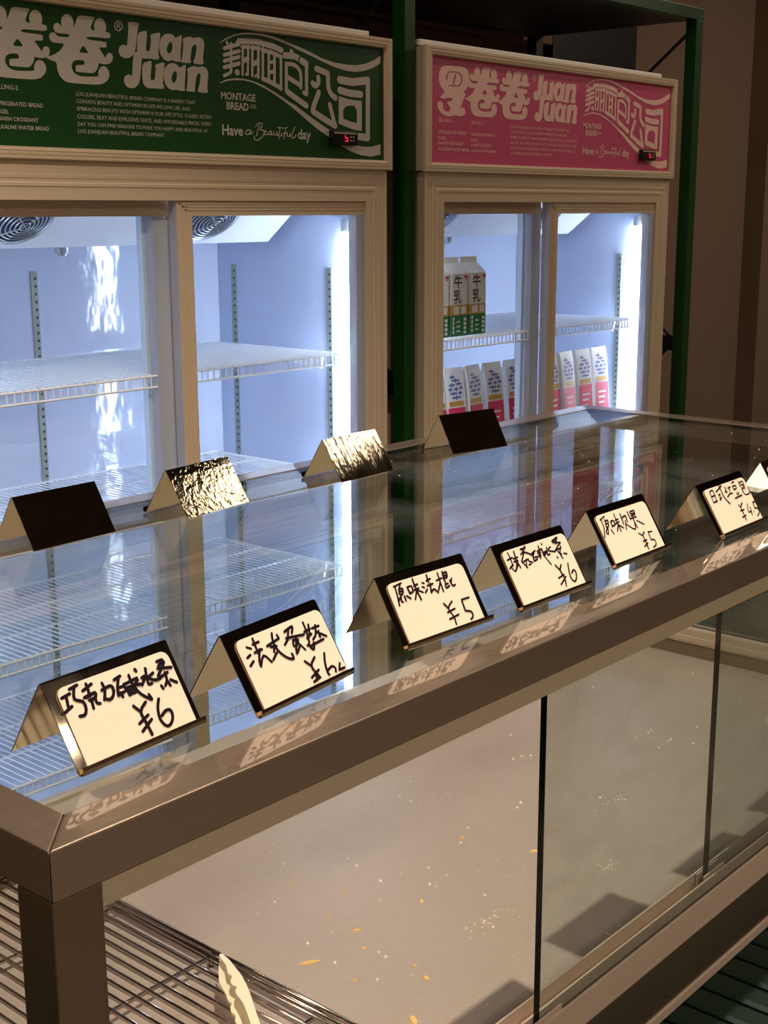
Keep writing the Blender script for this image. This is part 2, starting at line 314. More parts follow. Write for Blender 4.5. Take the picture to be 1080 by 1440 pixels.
POLYS=[[[(0.3139,0.2432),(0.317,0.2448),(0.3216,0.2455),(0.3323,0.2458),(0.339,0.2458),(0.3487,0.2457),(0.3521,0.2452),(0.3525,0.2438),(0.3516,0.2419),(0.3482,0.2376),(0.3459,0.2334),(0.3423,0.2252),(0.3433,0.2221),(0.3499,0.2209),(0.3517,0.2224),(0.3505,0.228),(0.3509,0.2318),(0.3533,0.2376),(0.3556,0.2406),(0.3599,0.2438),(0.3631,0.2449),(0.3683,0.245),(0.3713,0.2441),(0.3753,0.2413),(0.3772,0.2389),(0.379,0.2342),(0.3795,0.2314),(0.3793,0.2273),(0.3788,0.2249),(0.3776,0.2216),(0.3794,0.2204),(0.3862,0.2202),(0.3885,0.218),(0.3886,0.2114),(0.3777,0.2091),(0.345,0.2089),(0.3334,0.2077),(0.3309,0.2041),(0.3391,0.2028),(0.3667,0.2025),(0.3765,0.202),(0.378,0.2009),(0.3784,0.1987),(0.3781,0.1932),(0.3741,0.1913),(0.3627,0.1912),(0.3603,0.1893),(0.3647,0.1839),(0.3679,0.18),(0.3732,0.1736),(0.3753,0.1727),(0.3763,0.1764),(0.3775,0.1785),(0.3801,0.1811),(0.382,0.1822),(0.3852,0.1829),(0.3874,0.1822),(0.391,0.1797),(0.3922,0.1775),(0.3922,0.1734),(0.3916,0.1708),(0.3894,0.167),(0.3871,0.1649),(0.3822,0.1622),(0.3784,0.1611),(0.3721,0.1603),(0.3674,0.1604),(0.3596,0.1616),(0.357,0.161),(0.3568,0.1582),(0.3562,0.1559),(0.3544,0.1517),(0.3526,0.1492),(0.3493,0.1457),(0.3471,0.144),(0.3439,0.1421),(0.335,0.1415),(0.3115,0.1414),(0.3034,0.1419),(0.3025,0.1434),(0.3023,0.1459),(0.3025,0.1519),(0.3066,0.1542),(0.3188,0.1551),(0.3231,0.1563),(0.3237,0.1592),(0.3235,0.1608),(0.3224,0.1627),(0.321,0.1635),(0.318,0.164),(0.3143,0.164),(0.3062,0.1632),(0.3021,0.1621),(0.2979,0.1595),(0.2958,0.1575),(0.2939,0.1537),(0.2934,0.1512),(0.2938,0.1473),(0.2947,0.1447),(0.297,0.1409),(0.2995,0.1387),(0.3049,0.1359),(0.3094,0.1348),(0.3175,0.1341),(0.3272,0.1344),(0.3483,0.1357),(0.3554,0.1371),(0.355,0.14),(0.3552,0.1424),(0.3559,0.1465),(0.3573,0.1493),(0.3607,0.1535),(0.3634,0.1554),(0.3682,0.1567),(0.3713,0.1566),(0.3759,0.1547),(0.3783,0.1527),(0.3809,0.1484),(0.3818,0.1454),(0.3818,0.1405),(0.3808,0.1373),(0.3779,0.1326),(0.3751,0.1297),(0.3696,0.1257),(0.365,0.1237),(0.3565,0.1215),(0.3484,0.1207),(0.3329,0.1203),(0.3189,0.1202),(0.2926,0.1202),(0.2816,0.121),(0.2748,0.1233),(0.2709,0.1257),(0.2657,0.1304),(0.2632,0.1341),(0.2606,0.1402),(0.2597,0.1449),(0.2592,0.1531),(0.2567,0.1563),(0.2494,0.1577),(0.2455,0.1587),(0.2407,0.1602),(0.2381,0.1613),(0.2352,0.163),(0.2368,0.1642),(0.2449,0.166),(0.25,0.1676),(0.257,0.1705),(0.2614,0.1728),(0.2676,0.1768),(0.2716,0.1806),(0.2776,0.1882),(0.2761,0.1907),(0.2657,0.1905),(0.2602,0.1906),(0.2539,0.191),(0.2507,0.192),(0.2475,0.1947),(0.2462,0.1966),(0.2454,0.1996),(0.2457,0.2018),(0.2474,0.2055),(0.2492,0.2071),(0.2526,0.2084),(0.2549,0.2087),(0.2583,0.2083),(0.26,0.2074),(0.2619,0.2054),(0.2631,0.2043),(0.2649,0.2029),(0.2703,0.2026),(0.2847,0.2029),(0.2902,0.2042),(0.2924,0.2077),(0.2869,0.2088),(0.2681,0.2086),(0.2611,0.2093),(0.2589,0.2114),(0.2576,0.2133),(0.2562,0.2171),(0.2562,0.2194),(0.2576,0.2226),(0.2593,0.2244),(0.2628,0.2264),(0.2651,0.2269),(0.2685,0.2263),(0.2709,0.2249),(0.2746,0.2214),(0.2754,0.222),(0.2743,0.2273),(0.2745,0.231),(0.2764,0.2366),(0.2784,0.2396),(0.2826,0.2431),(0.2855,0.2445),(0.29,0.2451),(0.2929,0.2446),(0.2972,0.2426),(0.2994,0.2404),(0.3016,0.2359),(0.3025,0.2329),(0.3029,0.2282),(0.3024,0.2253),(0.3008,0.2213),(0.3014,0.2216),(0.3049,0.2266),(0.3075,0.2312),(0.3115,0.2398)],[(0.3198,0.1883),(0.3129,0.1801),(0.3155,0.1774),(0.3303,0.1775),(0.3336,0.1796),(0.3286,0.1855),(0.326,0.1882),(0.3231,0.1904)]],[[(0.1668,0.2432),(0.1699,0.2448),(0.1745,0.2455),(0.1852,0.2458),(0.1919,0.2458),(0.2016,0.2457),(0.205,0.2452),(0.2054,0.2438),(0.2045,0.2419),(0.2011,0.2376),(0.1988,0.2334),(0.1952,0.2252),(0.1962,0.2221),(0.2028,0.2209),(0.2046,0.2224),(0.2034,0.228),(0.2038,0.2318),(0.2062,0.2376),(0.2085,0.2406),(0.2128,0.2438),(0.216,0.2449),(0.2212,0.245),(0.2242,0.2441),(0.2282,0.2413),(0.2301,0.2389),(0.2319,0.2342),(0.2324,0.2314),(0.2322,0.2273),(0.2317,0.2249),(0.2305,0.2216),(0.2323,0.2204),(0.2391,0.2202),(0.2414,0.218),(0.2415,0.2114),(0.2306,0.2091),(0.1979,0.2089),(0.1863,0.2077),(0.1838,0.2041),(0.192,0.2028),(0.2196,0.2025),(0.2294,0.202),(0.2309,0.2009),(0.2313,0.1987),(0.231,0.1932),(0.227,0.1913),(0.2156,0.1912),(0.2132,0.1893),(0.2176,0.1839),(0.2208,0.18),(0.2261,0.1736),(0.2282,0.1727),(0.2292,0.1764),(0.2304,0.1785),(0.233,0.1811),(0.2349,0.1822),(0.2381,0.1829),(0.2403,0.1822),(0.2439,0.1797),(0.2451,0.1775),(0.2451,0.1734),(0.2445,0.1708),(0.2423,0.167),(0.24,0.1649),(0.2351,0.1622),(0.2313,0.1611),(0.225,0.1603),(0.2203,0.1604),(0.2125,0.1616),(0.2099,0.161),(0.2097,0.1582),(0.2091,0.1559),(0.2073,0.1517),(0.2055,0.1492),(0.2022,0.1457),(0.2,0.144),(0.1968,0.1421),(0.1879,0.1415),(0.1644,0.1414),(0.1563,0.1419),(0.1554,0.1434),(0.1552,0.1459),(0.1554,0.1519),(0.1595,0.1542),(0.1717,0.1551),(0.176,0.1563),(0.1766,0.1592),(0.1764,0.1608),(0.1753,0.1627),(0.1739,0.1635),(0.1709,0.164),(0.1672,0.164),(0.1591,0.1632),(0.155,0.1621),(0.1508,0.1595),(0.1487,0.1575),(0.1468,0.1537),(0.1463,0.1512),(0.1467,0.1473),(0.1476,0.1447),(0.1499,0.1409),(0.1524,0.1387),(0.1578,0.1359),(0.1623,0.1348),(0.1704,0.1341),(0.1801,0.1344),(0.2012,0.1357),(0.2083,0.1371),(0.2079,0.14),(0.2081,0.1424),(0.2088,0.1465),(0.2102,0.1493),(0.2136,0.1535),(0.2163,0.1554),(0.2211,0.1567),(0.2242,0.1566),(0.2288,0.1547),(0.2312,0.1527),(0.2338,0.1484),(0.2347,0.1454),(0.2347,0.1405),(0.2337,0.1373),(0.2308,0.1326),(0.228,0.1297),(0.2225,0.1257),(0.2179,0.1237),(0.2094,0.1215),(0.2013,0.1207),(0.1858,0.1203),(0.1718,0.1202),(0.1455,0.1202),(0.1345,0.121),(0.1277,0.1233),(0.1238,0.1257),(0.1186,0.1304),(0.1161,0.1341),(0.1135,0.1402),(0.1126,0.1449),(0.1121,0.1531),(0.1096,0.1563),(0.1023,0.1577),(0.0984,0.1587),(0.0936,0.1602),(0.091,0.1613),(0.0881,0.163),(0.0897,0.1642),(0.0978,0.166),(0.1029,0.1676),(0.1099,0.1705),(0.1143,0.1728),(0.1205,0.1768),(0.1245,0.1806),(0.1305,0.1882),(0.129,0.1907),(0.1186,0.1905),(0.1131,0.1906),(0.1068,0.191),(0.1036,0.192),(0.1004,0.1947),(0.0991,0.1966),(0.0983,0.1996),(0.0986,0.2018),(0.1003,0.2055),(0.1021,0.2071),(0.1055,0.2084),(0.1078,0.2087),(0.1112,0.2083),(0.1129,0.2074),(0.1148,0.2054),(0.116,0.2043),(0.1178,0.2029),(0.1232,0.2026),(0.1376,0.2029),(0.1431,0.2042),(0.1453,0.2077),(0.1398,0.2088),(0.121,0.2086),(0.114,0.2093),(0.1118,0.2114),(0.1105,0.2133),(0.1091,0.2171),(0.1091,0.2194),(0.1105,0.2226),(0.1122,0.2244),(0.1157,0.2264),(0.118,0.2269),(0.1214,0.2263),(0.1238,0.2249),(0.1275,0.2214),(0.1283,0.222),(0.1272,0.2273),(0.1274,0.231),(0.1293,0.2366),(0.1313,0.2396),(0.1355,0.2431),(0.1384,0.2445),(0.1429,0.2451),(0.1458,0.2446),(0.1501,0.2426),(0.1523,0.2404),(0.1545,0.2359),(0.1554,0.2329),(0.1558,0.2282),(0.1553,0.2253),(0.1537,0.2213),(0.1543,0.2216),(0.1578,0.2266),(0.1604,0.2312),(0.1644,0.2398)],[(0.1727,0.1883),(0.1658,0.1801),(0.1684,0.1774),(0.1832,0.1775),(0.1865,0.1796),(0.1815,0.1855),(0.1789,0.1882),(0.176,0.1904)]],[[(0.0614,0.2386),(0.1057,0.24),(0.1247,0.2395),(0.1368,0.2365),(0.1427,0.2328),(0.1482,0.2246),(0.1501,0.2183),(0.1503,0.2074),(0.1482,0.2004),(0.1416,0.1906),(0.1363,0.1854),(0.1271,0.1793),(0.1264,0.1769),(0.1336,0.1758),(0.1342,0.1724),(0.1284,0.1635),(0.123,0.1551),(0.1126,0.1389),(0.1114,0.1349),(0.118,0.1392),(0.1224,0.1399),(0.1291,0.1379),(0.1323,0.1355),(0.1351,0.1301),(0.1342,0.1267),(0.1289,0.1217),(0.1227,0.1193),(0.1094,0.1171),(0.1028,0.117),(0.0961,0.119),(0.0882,0.1185),(0.0712,0.1149),(0.0603,0.1146),(0.0447,0.1174),(0.036,0.1205),(0.0257,0.1269),(0.0212,0.1313),(0.0181,0.138),(0.018,0.1421),(0.021,0.1476),(0.0246,0.1496),(0.0323,0.15),(0.0362,0.149),(0.0401,0.1453),(0.0414,0.1423),(0.0414,0.1369),(0.0432,0.1334),(0.0484,0.1283),(0.0528,0.1265),(0.0606,0.1261),(0.0649,0.1273),(0.0701,0.1315),(0.0705,0.1346),(0.0665,0.1398),(0.0634,0.1425),(0.0582,0.1453),(0.0573,0.147),(0.0599,0.1495),(0.0642,0.151),(0.0746,0.1532),(0.0785,0.1552),(0.0797,0.1591),(0.0754,0.1604),(0.061,0.1604),(0.0537,0.1594),(0.046,0.1567),(0.0399,0.1566),(0.0296,0.1591),(0.0296,0.1619),(0.0398,0.1678),(0.0436,0.1711),(0.0449,0.175),(0.0423,0.1782),(0.0332,0.1838),(0.0286,0.1886),(0.024,0.1974),(0.0226,0.2039),(0.0233,0.2146),(0.0252,0.2208),(0.0302,0.2287),(0.0348,0.2327),(0.0438,0.2367)],[(0.0728,0.2258),(0.0989,0.2265),(0.1102,0.2245),(0.1177,0.2181),(0.12,0.2131),(0.1194,0.2045),(0.117,0.1993),(0.1105,0.1922),(0.0995,0.1897),(0.0732,0.1892),(0.0646,0.1895),(0.0645,0.1909),(0.0726,0.1917),(0.097,0.1925),(0.107,0.1947),(0.1124,0.2006),(0.1144,0.205),(0.1148,0.212),(0.1129,0.2162),(0.1067,0.222),(0.0969,0.2238),(0.0739,0.2234),(0.0648,0.2219),(0.0605,0.2181),(0.0587,0.214),(0.0578,0.2055),(0.0564,0.2029),(0.0533,0.2034),(0.0528,0.2065),(0.0542,0.215),(0.0566,0.2194),(0.0622,0.224)],[(0.0906,0.2208),(0.0943,0.2211),(0.0935,0.2157),(0.0874,0.1992),(0.0842,0.1937),(0.0805,0.1934),(0.0813,0.1988),(0.0874,0.2153)]],[[(0.4336,0.2439),(0.4366,0.2451),(0.4416,0.2455),(0.4534,0.2455),(0.4582,0.2451),(0.4608,0.2439),(0.4609,0.2418),(0.4583,0.2365),(0.4559,0.2261),(0.451,0.2),(0.4478,0.1893),(0.443,0.1833),(0.4391,0.1803),(0.4323,0.1771),(0.4276,0.176),(0.4202,0.1758),(0.4161,0.1767),(0.4112,0.1796),(0.409,0.1822),(0.4074,0.1871),(0.4076,0.1904),(0.4098,0.1956),(0.4123,0.1981),(0.4175,0.2005),(0.4205,0.2011),(0.4241,0.2003),(0.4258,0.1994),(0.4275,0.1975),(0.4293,0.2044),(0.4333,0.227),(0.4342,0.2363),(0.433,0.2417)]],[[(0.4505,0.1895),(0.4617,0.1904),(0.4654,0.1881),(0.4649,0.1802),(0.4634,0.1699),(0.4591,0.147),(0.4571,0.1374),(0.4553,0.1316),(0.4528,0.1281),(0.4473,0.1232),(0.4432,0.121),(0.4364,0.1195),(0.4317,0.1196),(0.4244,0.1214),(0.4209,0.1239),(0.4176,0.1299),(0.417,0.1338),(0.4188,0.1395),(0.4212,0.1423),(0.4265,0.1449),(0.4297,0.1455),(0.4341,0.1447),(0.4361,0.1439),(0.4375,0.1423),(0.4388,0.1489),(0.4415,0.1705),(0.4433,0.1799),(0.4459,0.1869)]],[[(0.4603,0.2275),(0.4725,0.2311),(0.4774,0.2319),(0.4799,0.2308),(0.4796,0.223),(0.4763,0.2008),(0.4773,0.1935),(0.4837,0.1938),(0.4867,0.1989),(0.4895,0.2141),(0.4899,0.2201),(0.4884,0.2231),(0.4886,0.2247),(0.4906,0.2262),(0.4954,0.2278),(0.5078,0.2312),(0.5125,0.2318),(0.5143,0.23),(0.5133,0.2216),(0.5088,0.1982),(0.5078,0.189),(0.5094,0.1852),(0.509,0.1829),(0.5063,0.1798),(0.5018,0.179),(0.4911,0.1797),(0.485,0.1797),(0.4774,0.1791),(0.4716,0.1789),(0.4619,0.1789),(0.4574,0.1803),(0.4536,0.1845),(0.4531,0.194),(0.4555,0.2182)]],[[(0.5157,0.2212),(0.5214,0.2268),(0.5259,0.2295),(0.5338,0.2319),(0.5387,0.2323),(0.5457,0.2313),(0.5492,0.2297),(0.553,0.226),(0.5569,0.2263),(0.565,0.2308),(0.5685,0.2321),(0.571,0.2314),(0.5705,0.2224),(0.5662,0.1961),(0.5654,0.1858),(0.5672,0.1813),(0.5641,0.1797),(0.5531,0.1794),(0.5478,0.1798),(0.5432,0.1812),(0.5398,0.1809),(0.5342,0.1787),(0.5301,0.1786),(0.5232,0.1804),(0.5192,0.1829),(0.5141,0.1888),(0.512,0.1934),(0.5109,0.2012),(0.5112,0.207),(0.5132,0.2162)],[(0.5405,0.2167),(0.5357,0.2129),(0.5332,0.2096),(0.5305,0.2037),(0.5301,0.2002),(0.5314,0.1957),(0.5332,0.1941),(0.5371,0.1939),(0.5395,0.1952),(0.5428,0.1995),(0.5443,0.2029),(0.5453,0.2087),(0.545,0.2121),(0.5429,0.2165)]],[[(0.5741,0.2252),(0.5771,0.2272),(0.5816,0.2287),(0.592,0.2311),(0.5964,0.2313),(0.5991,0.2295),(0.6031,0.2296),(0.6126,0.2318),(0.6184,0.232),(0.6265,0.2301),(0.6298,0.2276),(0.6317,0.2219),(0.631,0.2136),(0.6273,0.1945),(0.6267,0.1874),(0.6287,0.1852),(0.6286,0.1835),(0.6264,0.1803),(0.6237,0.1791),(0.6179,0.1784),(0.613,0.1784),(0.6041,0.1789),(0.601,0.1799),(0.6003,0.1824),(0.6012,0.1851),(0.6047,0.1906),(0.6068,0.1968),(0.6099,0.2099),(0.6098,0.215),(0.6067,0.217),(0.604,0.2164),(0.5989,0.2125),(0.5963,0.2064),(0.5932,0.1922),(0.5925,0.1861),(0.5936,0.1821),(0.593,0.1803),(0.5901,0.179),(0.5843,0.1785),(0.5699,0.1786),(0.566,0.18),(0.5686,0.1843),(0.5705,0.192),(0.5738,0.2107),(0.5746,0.2185),(0.5735,0.223)]],[[(0.4691,0.1704),(0.4818,0.1746),(0.4868,0.1755),(0.4891,0.1742),(0.4887,0.1669),(0.4853,0.1462),(0.4854,0.1389),(0.4892,0.1381),(0.4915,0.1386),(0.4947,0.1411),(0.4965,0.1462),(0.4987,0.1589),(0.499,0.1642),(0.4976,0.1676),(0.5016,0.1701),(0.5149,0.1743),(0.5201,0.1752),(0.5223,0.1739),(0.5216,0.1659),(0.5174,0.1432),(0.5167,0.134),(0.5187,0.1289),(0.5189,0.1264),(0.5172,0.124),(0.5122,0.1232),(0.4991,0.1232),(0.4917,0.123),(0.4825,0.1224),(0.4772,0.1229),(0.4705,0.1251),(0.4672,0.1283),(0.4641,0.1354),(0.4635,0.1441),(0.4645,0.1628)]],[[(0.5245,0.1657),(0.5302,0.1713),(0.5347,0.1738),(0.5427,0.1755),(0.5474,0.1757),(0.5536,0.1744),(0.5569,0.1728),(0.5607,0.169),(0.565,0.1692),(0.5739,0.1737),(0.5775,0.175),(0.5794,0.1742),(0.5787,0.1651),(0.5748,0.1385),(0.5739,0.1283),(0.5753,0.1243),(0.5731,0.1228),(0.5651,0.1223),(0.5603,0.1226),(0.554,0.124),(0.5501,0.124),(0.5445,0.1227),(0.5398,0.123),(0.5313,0.1252),(0.5267,0.1283),(0.5217,0.1354),(0.5199,0.1409),(0.5195,0.1501),(0.5201,0.1553),(0.522,0.1617)],[(0.5495,0.1605),(0.5446,0.1569),(0.5423,0.154),(0.5401,0.1486),(0.5397,0.1451),(0.5405,0.14),(0.5421,0.138),(0.546,0.1373),(0.5484,0.1387),(0.5518,0.1433),(0.5533,0.147),(0.5544,0.1535),(0.5541,0.1568),(0.5519,0.1605)]],[[(0.5865,0.1697),(0.6004,0.1743),(0.6061,0.1751),(0.6093,0.173),(0.6131,0.173),(0.6213,0.1751),(0.6265,0.1751),(0.6338,0.1729),(0.6371,0.1703),(0.6397,0.1646),(0.6396,0.1565),(0.6368,0.1379),(0.6364,0.1307),(0.6379,0.1278),(0.6378,0.1259),(0.6361,0.123),(0.6305,0.1222),(0.6157,0.1226),(0.6106,0.1236),(0.6099,0.1262),(0.6109,0.1297),(0.6145,0.1376),(0.6164,0.1438),(0.6185,0.1546),(0.6182,0.1588),(0.615,0.1607),(0.6125,0.16),(0.6082,0.1558),(0.6058,0.1494),(0.6027,0.1345),(0.6019,0.1283),(0.6025,0.1248),(0.6016,0.1234),(0.5983,0.1226),(0.5932,0.1225),(0.5811,0.1229),(0.5777,0.1243),(0.5795,0.1279),(0.5809,0.1352),(0.5834,0.1535),(0.5837,0.1614),(0.5824,0.1665)]],[[(0.6744,0.2262),(0.6943,0.2379),(0.7167,0.2468),(0.7418,0.2525),(0.7695,0.2554),(0.8002,0.2561),(0.8312,0.2536),(0.8653,0.2477),(0.8947,0.2416),(0.9047,0.2404),(0.9456,0.2311),(0.9874,0.2197),(1.0302,0.2136),(1.0741,0.2122),(1.1038,0.2135),(1.1341,0.2186),(1.1647,0.2287),(1.1911,0.2415),(1.191,0.2249),(1.1646,0.2122),(1.1339,0.2032),(1.1037,0.1982),(1.068,0.1985),(1.0301,0.2033),(0.9873,0.2131),(0.9454,0.2237),(0.9045,0.2332),(0.8945,0.2358),(0.8652,0.2423),(0.8311,0.2483),(0.8,0.2517),(0.7694,0.2516),(0.7416,0.2494),(0.7191,0.2444),(0.6967,0.2359),(0.6756,0.2256)]],[[(0.6711,0.1455),(0.691,0.1538),(0.7208,0.1584),(0.7509,0.1579),(0.7763,0.1542),(0.8019,0.1479),(0.8278,0.1387),(0.854,0.1285),(0.8806,0.1181),(0.9014,0.1111),(0.9342,0.0952),(0.9704,0.0791),(1.006,0.0645),(1.0599,0.0435),(1.0957,0.033),(1.1261,0.0291),(1.1571,0.0301),(1.19,0.0372),(1.1899,0.0131),(1.1569,0.0072),(1.1198,0.0091),(1.0865,0.0161),(1.0537,0.0268),(1.0057,0.0482),(0.9701,0.063),(0.9339,0.0821),(0.9011,0.1),(0.8751,0.1132),(0.8486,0.1254),(0.8224,0.1362),(0.7966,0.1448),(0.7711,0.1518),(0.7458,0.1549),(0.7207,0.1544),(0.6958,0.1515),(0.6735,0.1445)]],[[(1.0422,0.1406),(1.073,0.1357),(1.1029,0.1342),(1.1226,0.1347),(1.1219,0.0653),(1.0871,0.0678),(1.0412,0.0784)],[(1.0576,0.0907),(1.0573,0.109),(1.0654,0.118),(1.0818,0.1218),(1.0968,0.1207),(1.1048,0.1114),(1.1045,0.0822),(1.0783,0.0859)]]]
STROKES=[([(0.4188,0.2361),(0.4179,0.2325),(0.4157,0.2293),(0.4126,0.2271),(0.4091,0.226),(0.4056,0.2264),(0.4027,0.2281),(0.4009,0.2309),(0.4004,0.2344),(0.4013,0.238),(0.4035,0.2411),(0.4066,0.2434),(0.4101,0.2444),(0.4136,0.2441),(0.4165,0.2424),(0.4183,0.2396),(0.4188,0.2361)],0.002),([(0.4059,0.23),(0.4075,0.2402),(0.4123,0.2401),(0.4128,0.2365),(0.4072,0.2352)],0.0017),([(0.4096,0.2354),(0.4132,0.2303)],0.0017),([(0.7074,0.2278),(0.7051,0.1696)],0.0068),([(0.6952,0.2294),(0.6986,0.2236)],0.0063),([(0.7293,0.2384),(0.7235,0.2301)],0.006),([(0.6873,0.2163),(0.7309,0.2286)],0.0081),([(0.6868,0.2028),(0.7304,0.2145)],0.0081),([(0.6863,0.1907),(0.7299,0.2025)],0.0082),([(0.6858,0.1777),(0.7295,0.1892)],0.0086),([(0.6851,0.1609),(0.7026,0.1677),(0.7061,0.1749)],0.0072),([(0.7225,0.1703),(0.7238,0.1702)],0.0136),([(0.7366,0.2354),(0.7651,0.2372),(0.7924,0.2378)],0.0119),([(0.7413,0.2255),(0.7386,0.1667)],0.0065),([(0.7574,0.2269),(0.7538,0.1678)],0.0065),([(0.7387,0.2236),(0.7604,0.2249)],0.0076),([(0.7409,0.1946),(0.755,0.2009)],0.0108),([(0.7483,0.1677),(0.7545,0.1713)],0.006),([(0.7693,0.227),(0.767,0.166)],0.007),([(0.7874,0.2277),(0.7851,0.1643)],0.0075),([(0.7672,0.2244),(0.7904,0.2249)],0.0088),([(0.7698,0.1901),(0.7854,0.1975)],0.0109),([(0.7767,0.1658),(0.7845,0.1699)],0.0061),([(0.7975,0.2361),(0.8306,0.2331),(0.8581,0.2265)],0.0124),([(0.8008,0.2258),(0.7987,0.162)],0.0071),([(0.7991,0.2216),(0.825,0.2202),(0.8569,0.2125)],0.0093),([(0.8558,0.2119),(0.8539,0.144)],0.0077),([(0.7985,0.1623),(0.8231,0.1568),(0.8545,0.1458)],0.01),([(0.8183,0.2143),(0.8167,0.1614)],0.0075),([(0.8358,0.2139),(0.8341,0.1572)],0.0081),([(0.8191,0.1974),(0.8344,0.2012)],0.0067),([(0.8184,0.1768),(0.8338,0.1802)],0.0085),([(0.8677,0.2164),(0.9008,0.2167),(0.9211,0.2097),(0.9362,0.2045)],0.0133),([(0.8889,0.2263),(0.8915,0.222)],0.0114),([(0.872,0.1996),(0.8704,0.1404)],0.0096),([(0.8707,0.1981),(0.8936,0.1991),(0.9124,0.1899),(0.9176,0.1755),(0.917,0.1516)],0.0092),([(0.874,0.1716),(0.9157,0.1561)],0.0104),([(0.8879,0.22),(0.9067,0.2142),(0.9361,0.2018)],0.0126),([(0.9366,0.2019),(0.9352,0.138)],0.0104),([(0.9352,0.138),(0.9255,0.1412)],0.0098),([(0.8736,0.1398),(0.9018,0.1268),(0.9346,0.1129)],0.0134),([(0.9677,0.1959),(1.001,0.189),(1.0067,0.1847),(1.0063,0.1612),(1.0146,0.1447),(1.0319,0.1353)],0.0134),([(0.9553,0.1634),(0.965,0.1585),(0.9745,0.1666),(0.9738,0.1768)],0.0132),([(0.9751,0.1442),(0.9555,0.1075),(0.9651,0.0976),(1.0294,0.0731)],0.0142),([(1.0113,0.1199),(1.0294,0.0721)],0.0121),([(1.0456,0.177),(1.0884,0.1745),(1.1429,0.1816)],0.0177),([(1.1444,0.1836),(1.1433,0.0504)],0.0152),([(1.1433,0.0504),(1.102,0.0528)],0.0165),([(1.0453,0.1536),(1.0792,0.149),(1.1197,0.1485)],0.0162),([(0.7578,0.0517),(0.749,0.0524),(0.7429,0.047),(0.7457,0.043),(0.7531,0.0443),(0.7593,0.0508),(0.756,0.0434),(0.7666,0.049)],0.0023),([(0.785,0.0643),(0.7786,0.0515),(0.7753,0.041)],0.0023),([(0.7729,0.0596),(0.7821,0.0673),(0.7926,0.0678),(0.794,0.0626),(0.7862,0.055),(0.7967,0.0533),(0.7979,0.046),(0.7901,0.0374),(0.778,0.0321),(0.7691,0.0335),(0.7687,0.0397)],0.0023),([(0.798,0.0481),(0.8041,0.0505),(0.8027,0.0536),(0.798,0.0492),(0.8009,0.0441),(0.8101,0.0465)],0.0024),([(0.8194,0.0532),(0.8132,0.0509),(0.811,0.0455),(0.8177,0.0458),(0.8215,0.0522),(0.8207,0.0448),(0.8284,0.0472)],0.0023),([(0.8301,0.0526),(0.8284,0.0462),(0.8345,0.0454),(0.8393,0.0519),(0.8385,0.0444),(0.8453,0.0468)],0.0024),([(0.8488,0.0618),(0.8446,0.0436),(0.8466,0.0373)],0.0024),([(0.8411,0.0615),(0.8597,0.0608)],0.0024),([(0.8532,0.0503),(0.8508,0.0439),(0.8561,0.0441)],0.0024),([(0.8706,0.0627),(0.8659,0.0615),(0.8612,0.0379)],0.0024),([(0.8571,0.0484),(0.8687,0.0509)],0.0024),([(0.8719,0.0521),(0.8701,0.0446),(0.8764,0.0438),(0.8813,0.0504),(0.8804,0.0428)],0.0024),([(0.8958,0.0649),(0.8876,0.0517),(0.8858,0.042),(0.8921,0.0411),(0.8992,0.0478)],0.0024)]
TEXTS=[('MONTAGE', 0.6741, 0.113, 0.7753), ('BREAD', 0.6892, 0.093, 0.754), ('CO.', 0.7588, 0.0987, 0.7778), ('Have', 0.6748, 0.0398, 0.7353), ('day', 0.9047, 0.0394, 0.9472), ('LUO JUANJUAN BEAUTIFUL BREAD COMPANY IS A BAKERY THAT', 0.3002, 0.0977, 0.6023), ('CONVEYS BEAUTY AND OPTIMISM IN LIFE.WE LOVE LIFE, AND', 0.3002, 0.0841, 0.5865), ('EMBRACING BEAUTY WITH OPTIMISM IS OUR LIFE STYLE. CLASSIC RETRO', 0.3003, 0.0702, 0.6454), ('COLORS, SILKY AND EXPLOSIVE TASTE, AND AFFORDABLE PRICES. EVERY', 0.3003, 0.0559, 0.6448), ('DAY YOU CAN FIND REASONS TO MAKE YOU HAPPY AND BEAUTIFUL AT', 0.3003, 0.0419, 0.6338), ('LUO JUANJUAN BEAUTIFUL BREAD COMPANY.', 0.3004, 0.0286, 0.5164), ('SELLING-2', 0.165, 0.0997, 0.17), ('SELLING-1', 0.0212, 0.0997, 0.026200000000000005), ('REFRIGERATED BREAD', 0.165, 0.071, 0.2225), ('REFRIGERATED BREAD', 0.0212, 0.071, 0.07869999999999999), ('BAGEL', 0.165, 0.0565, 0.1471), ('BAGEL', 0.0212, 0.0565, 0.003300000000000001), ('DANISH CROISSANT', 0.165, 0.0442, 0.2106), ('DANISH CROISSANT', 0.0212, 0.0442, 0.0668), ('ALKALINE WATER BREAD', 0.165, 0.0296, 0.2334), ('ALKALINE WATER BREAD', 0.0212, 0.0296, 0.08959999999999999)]
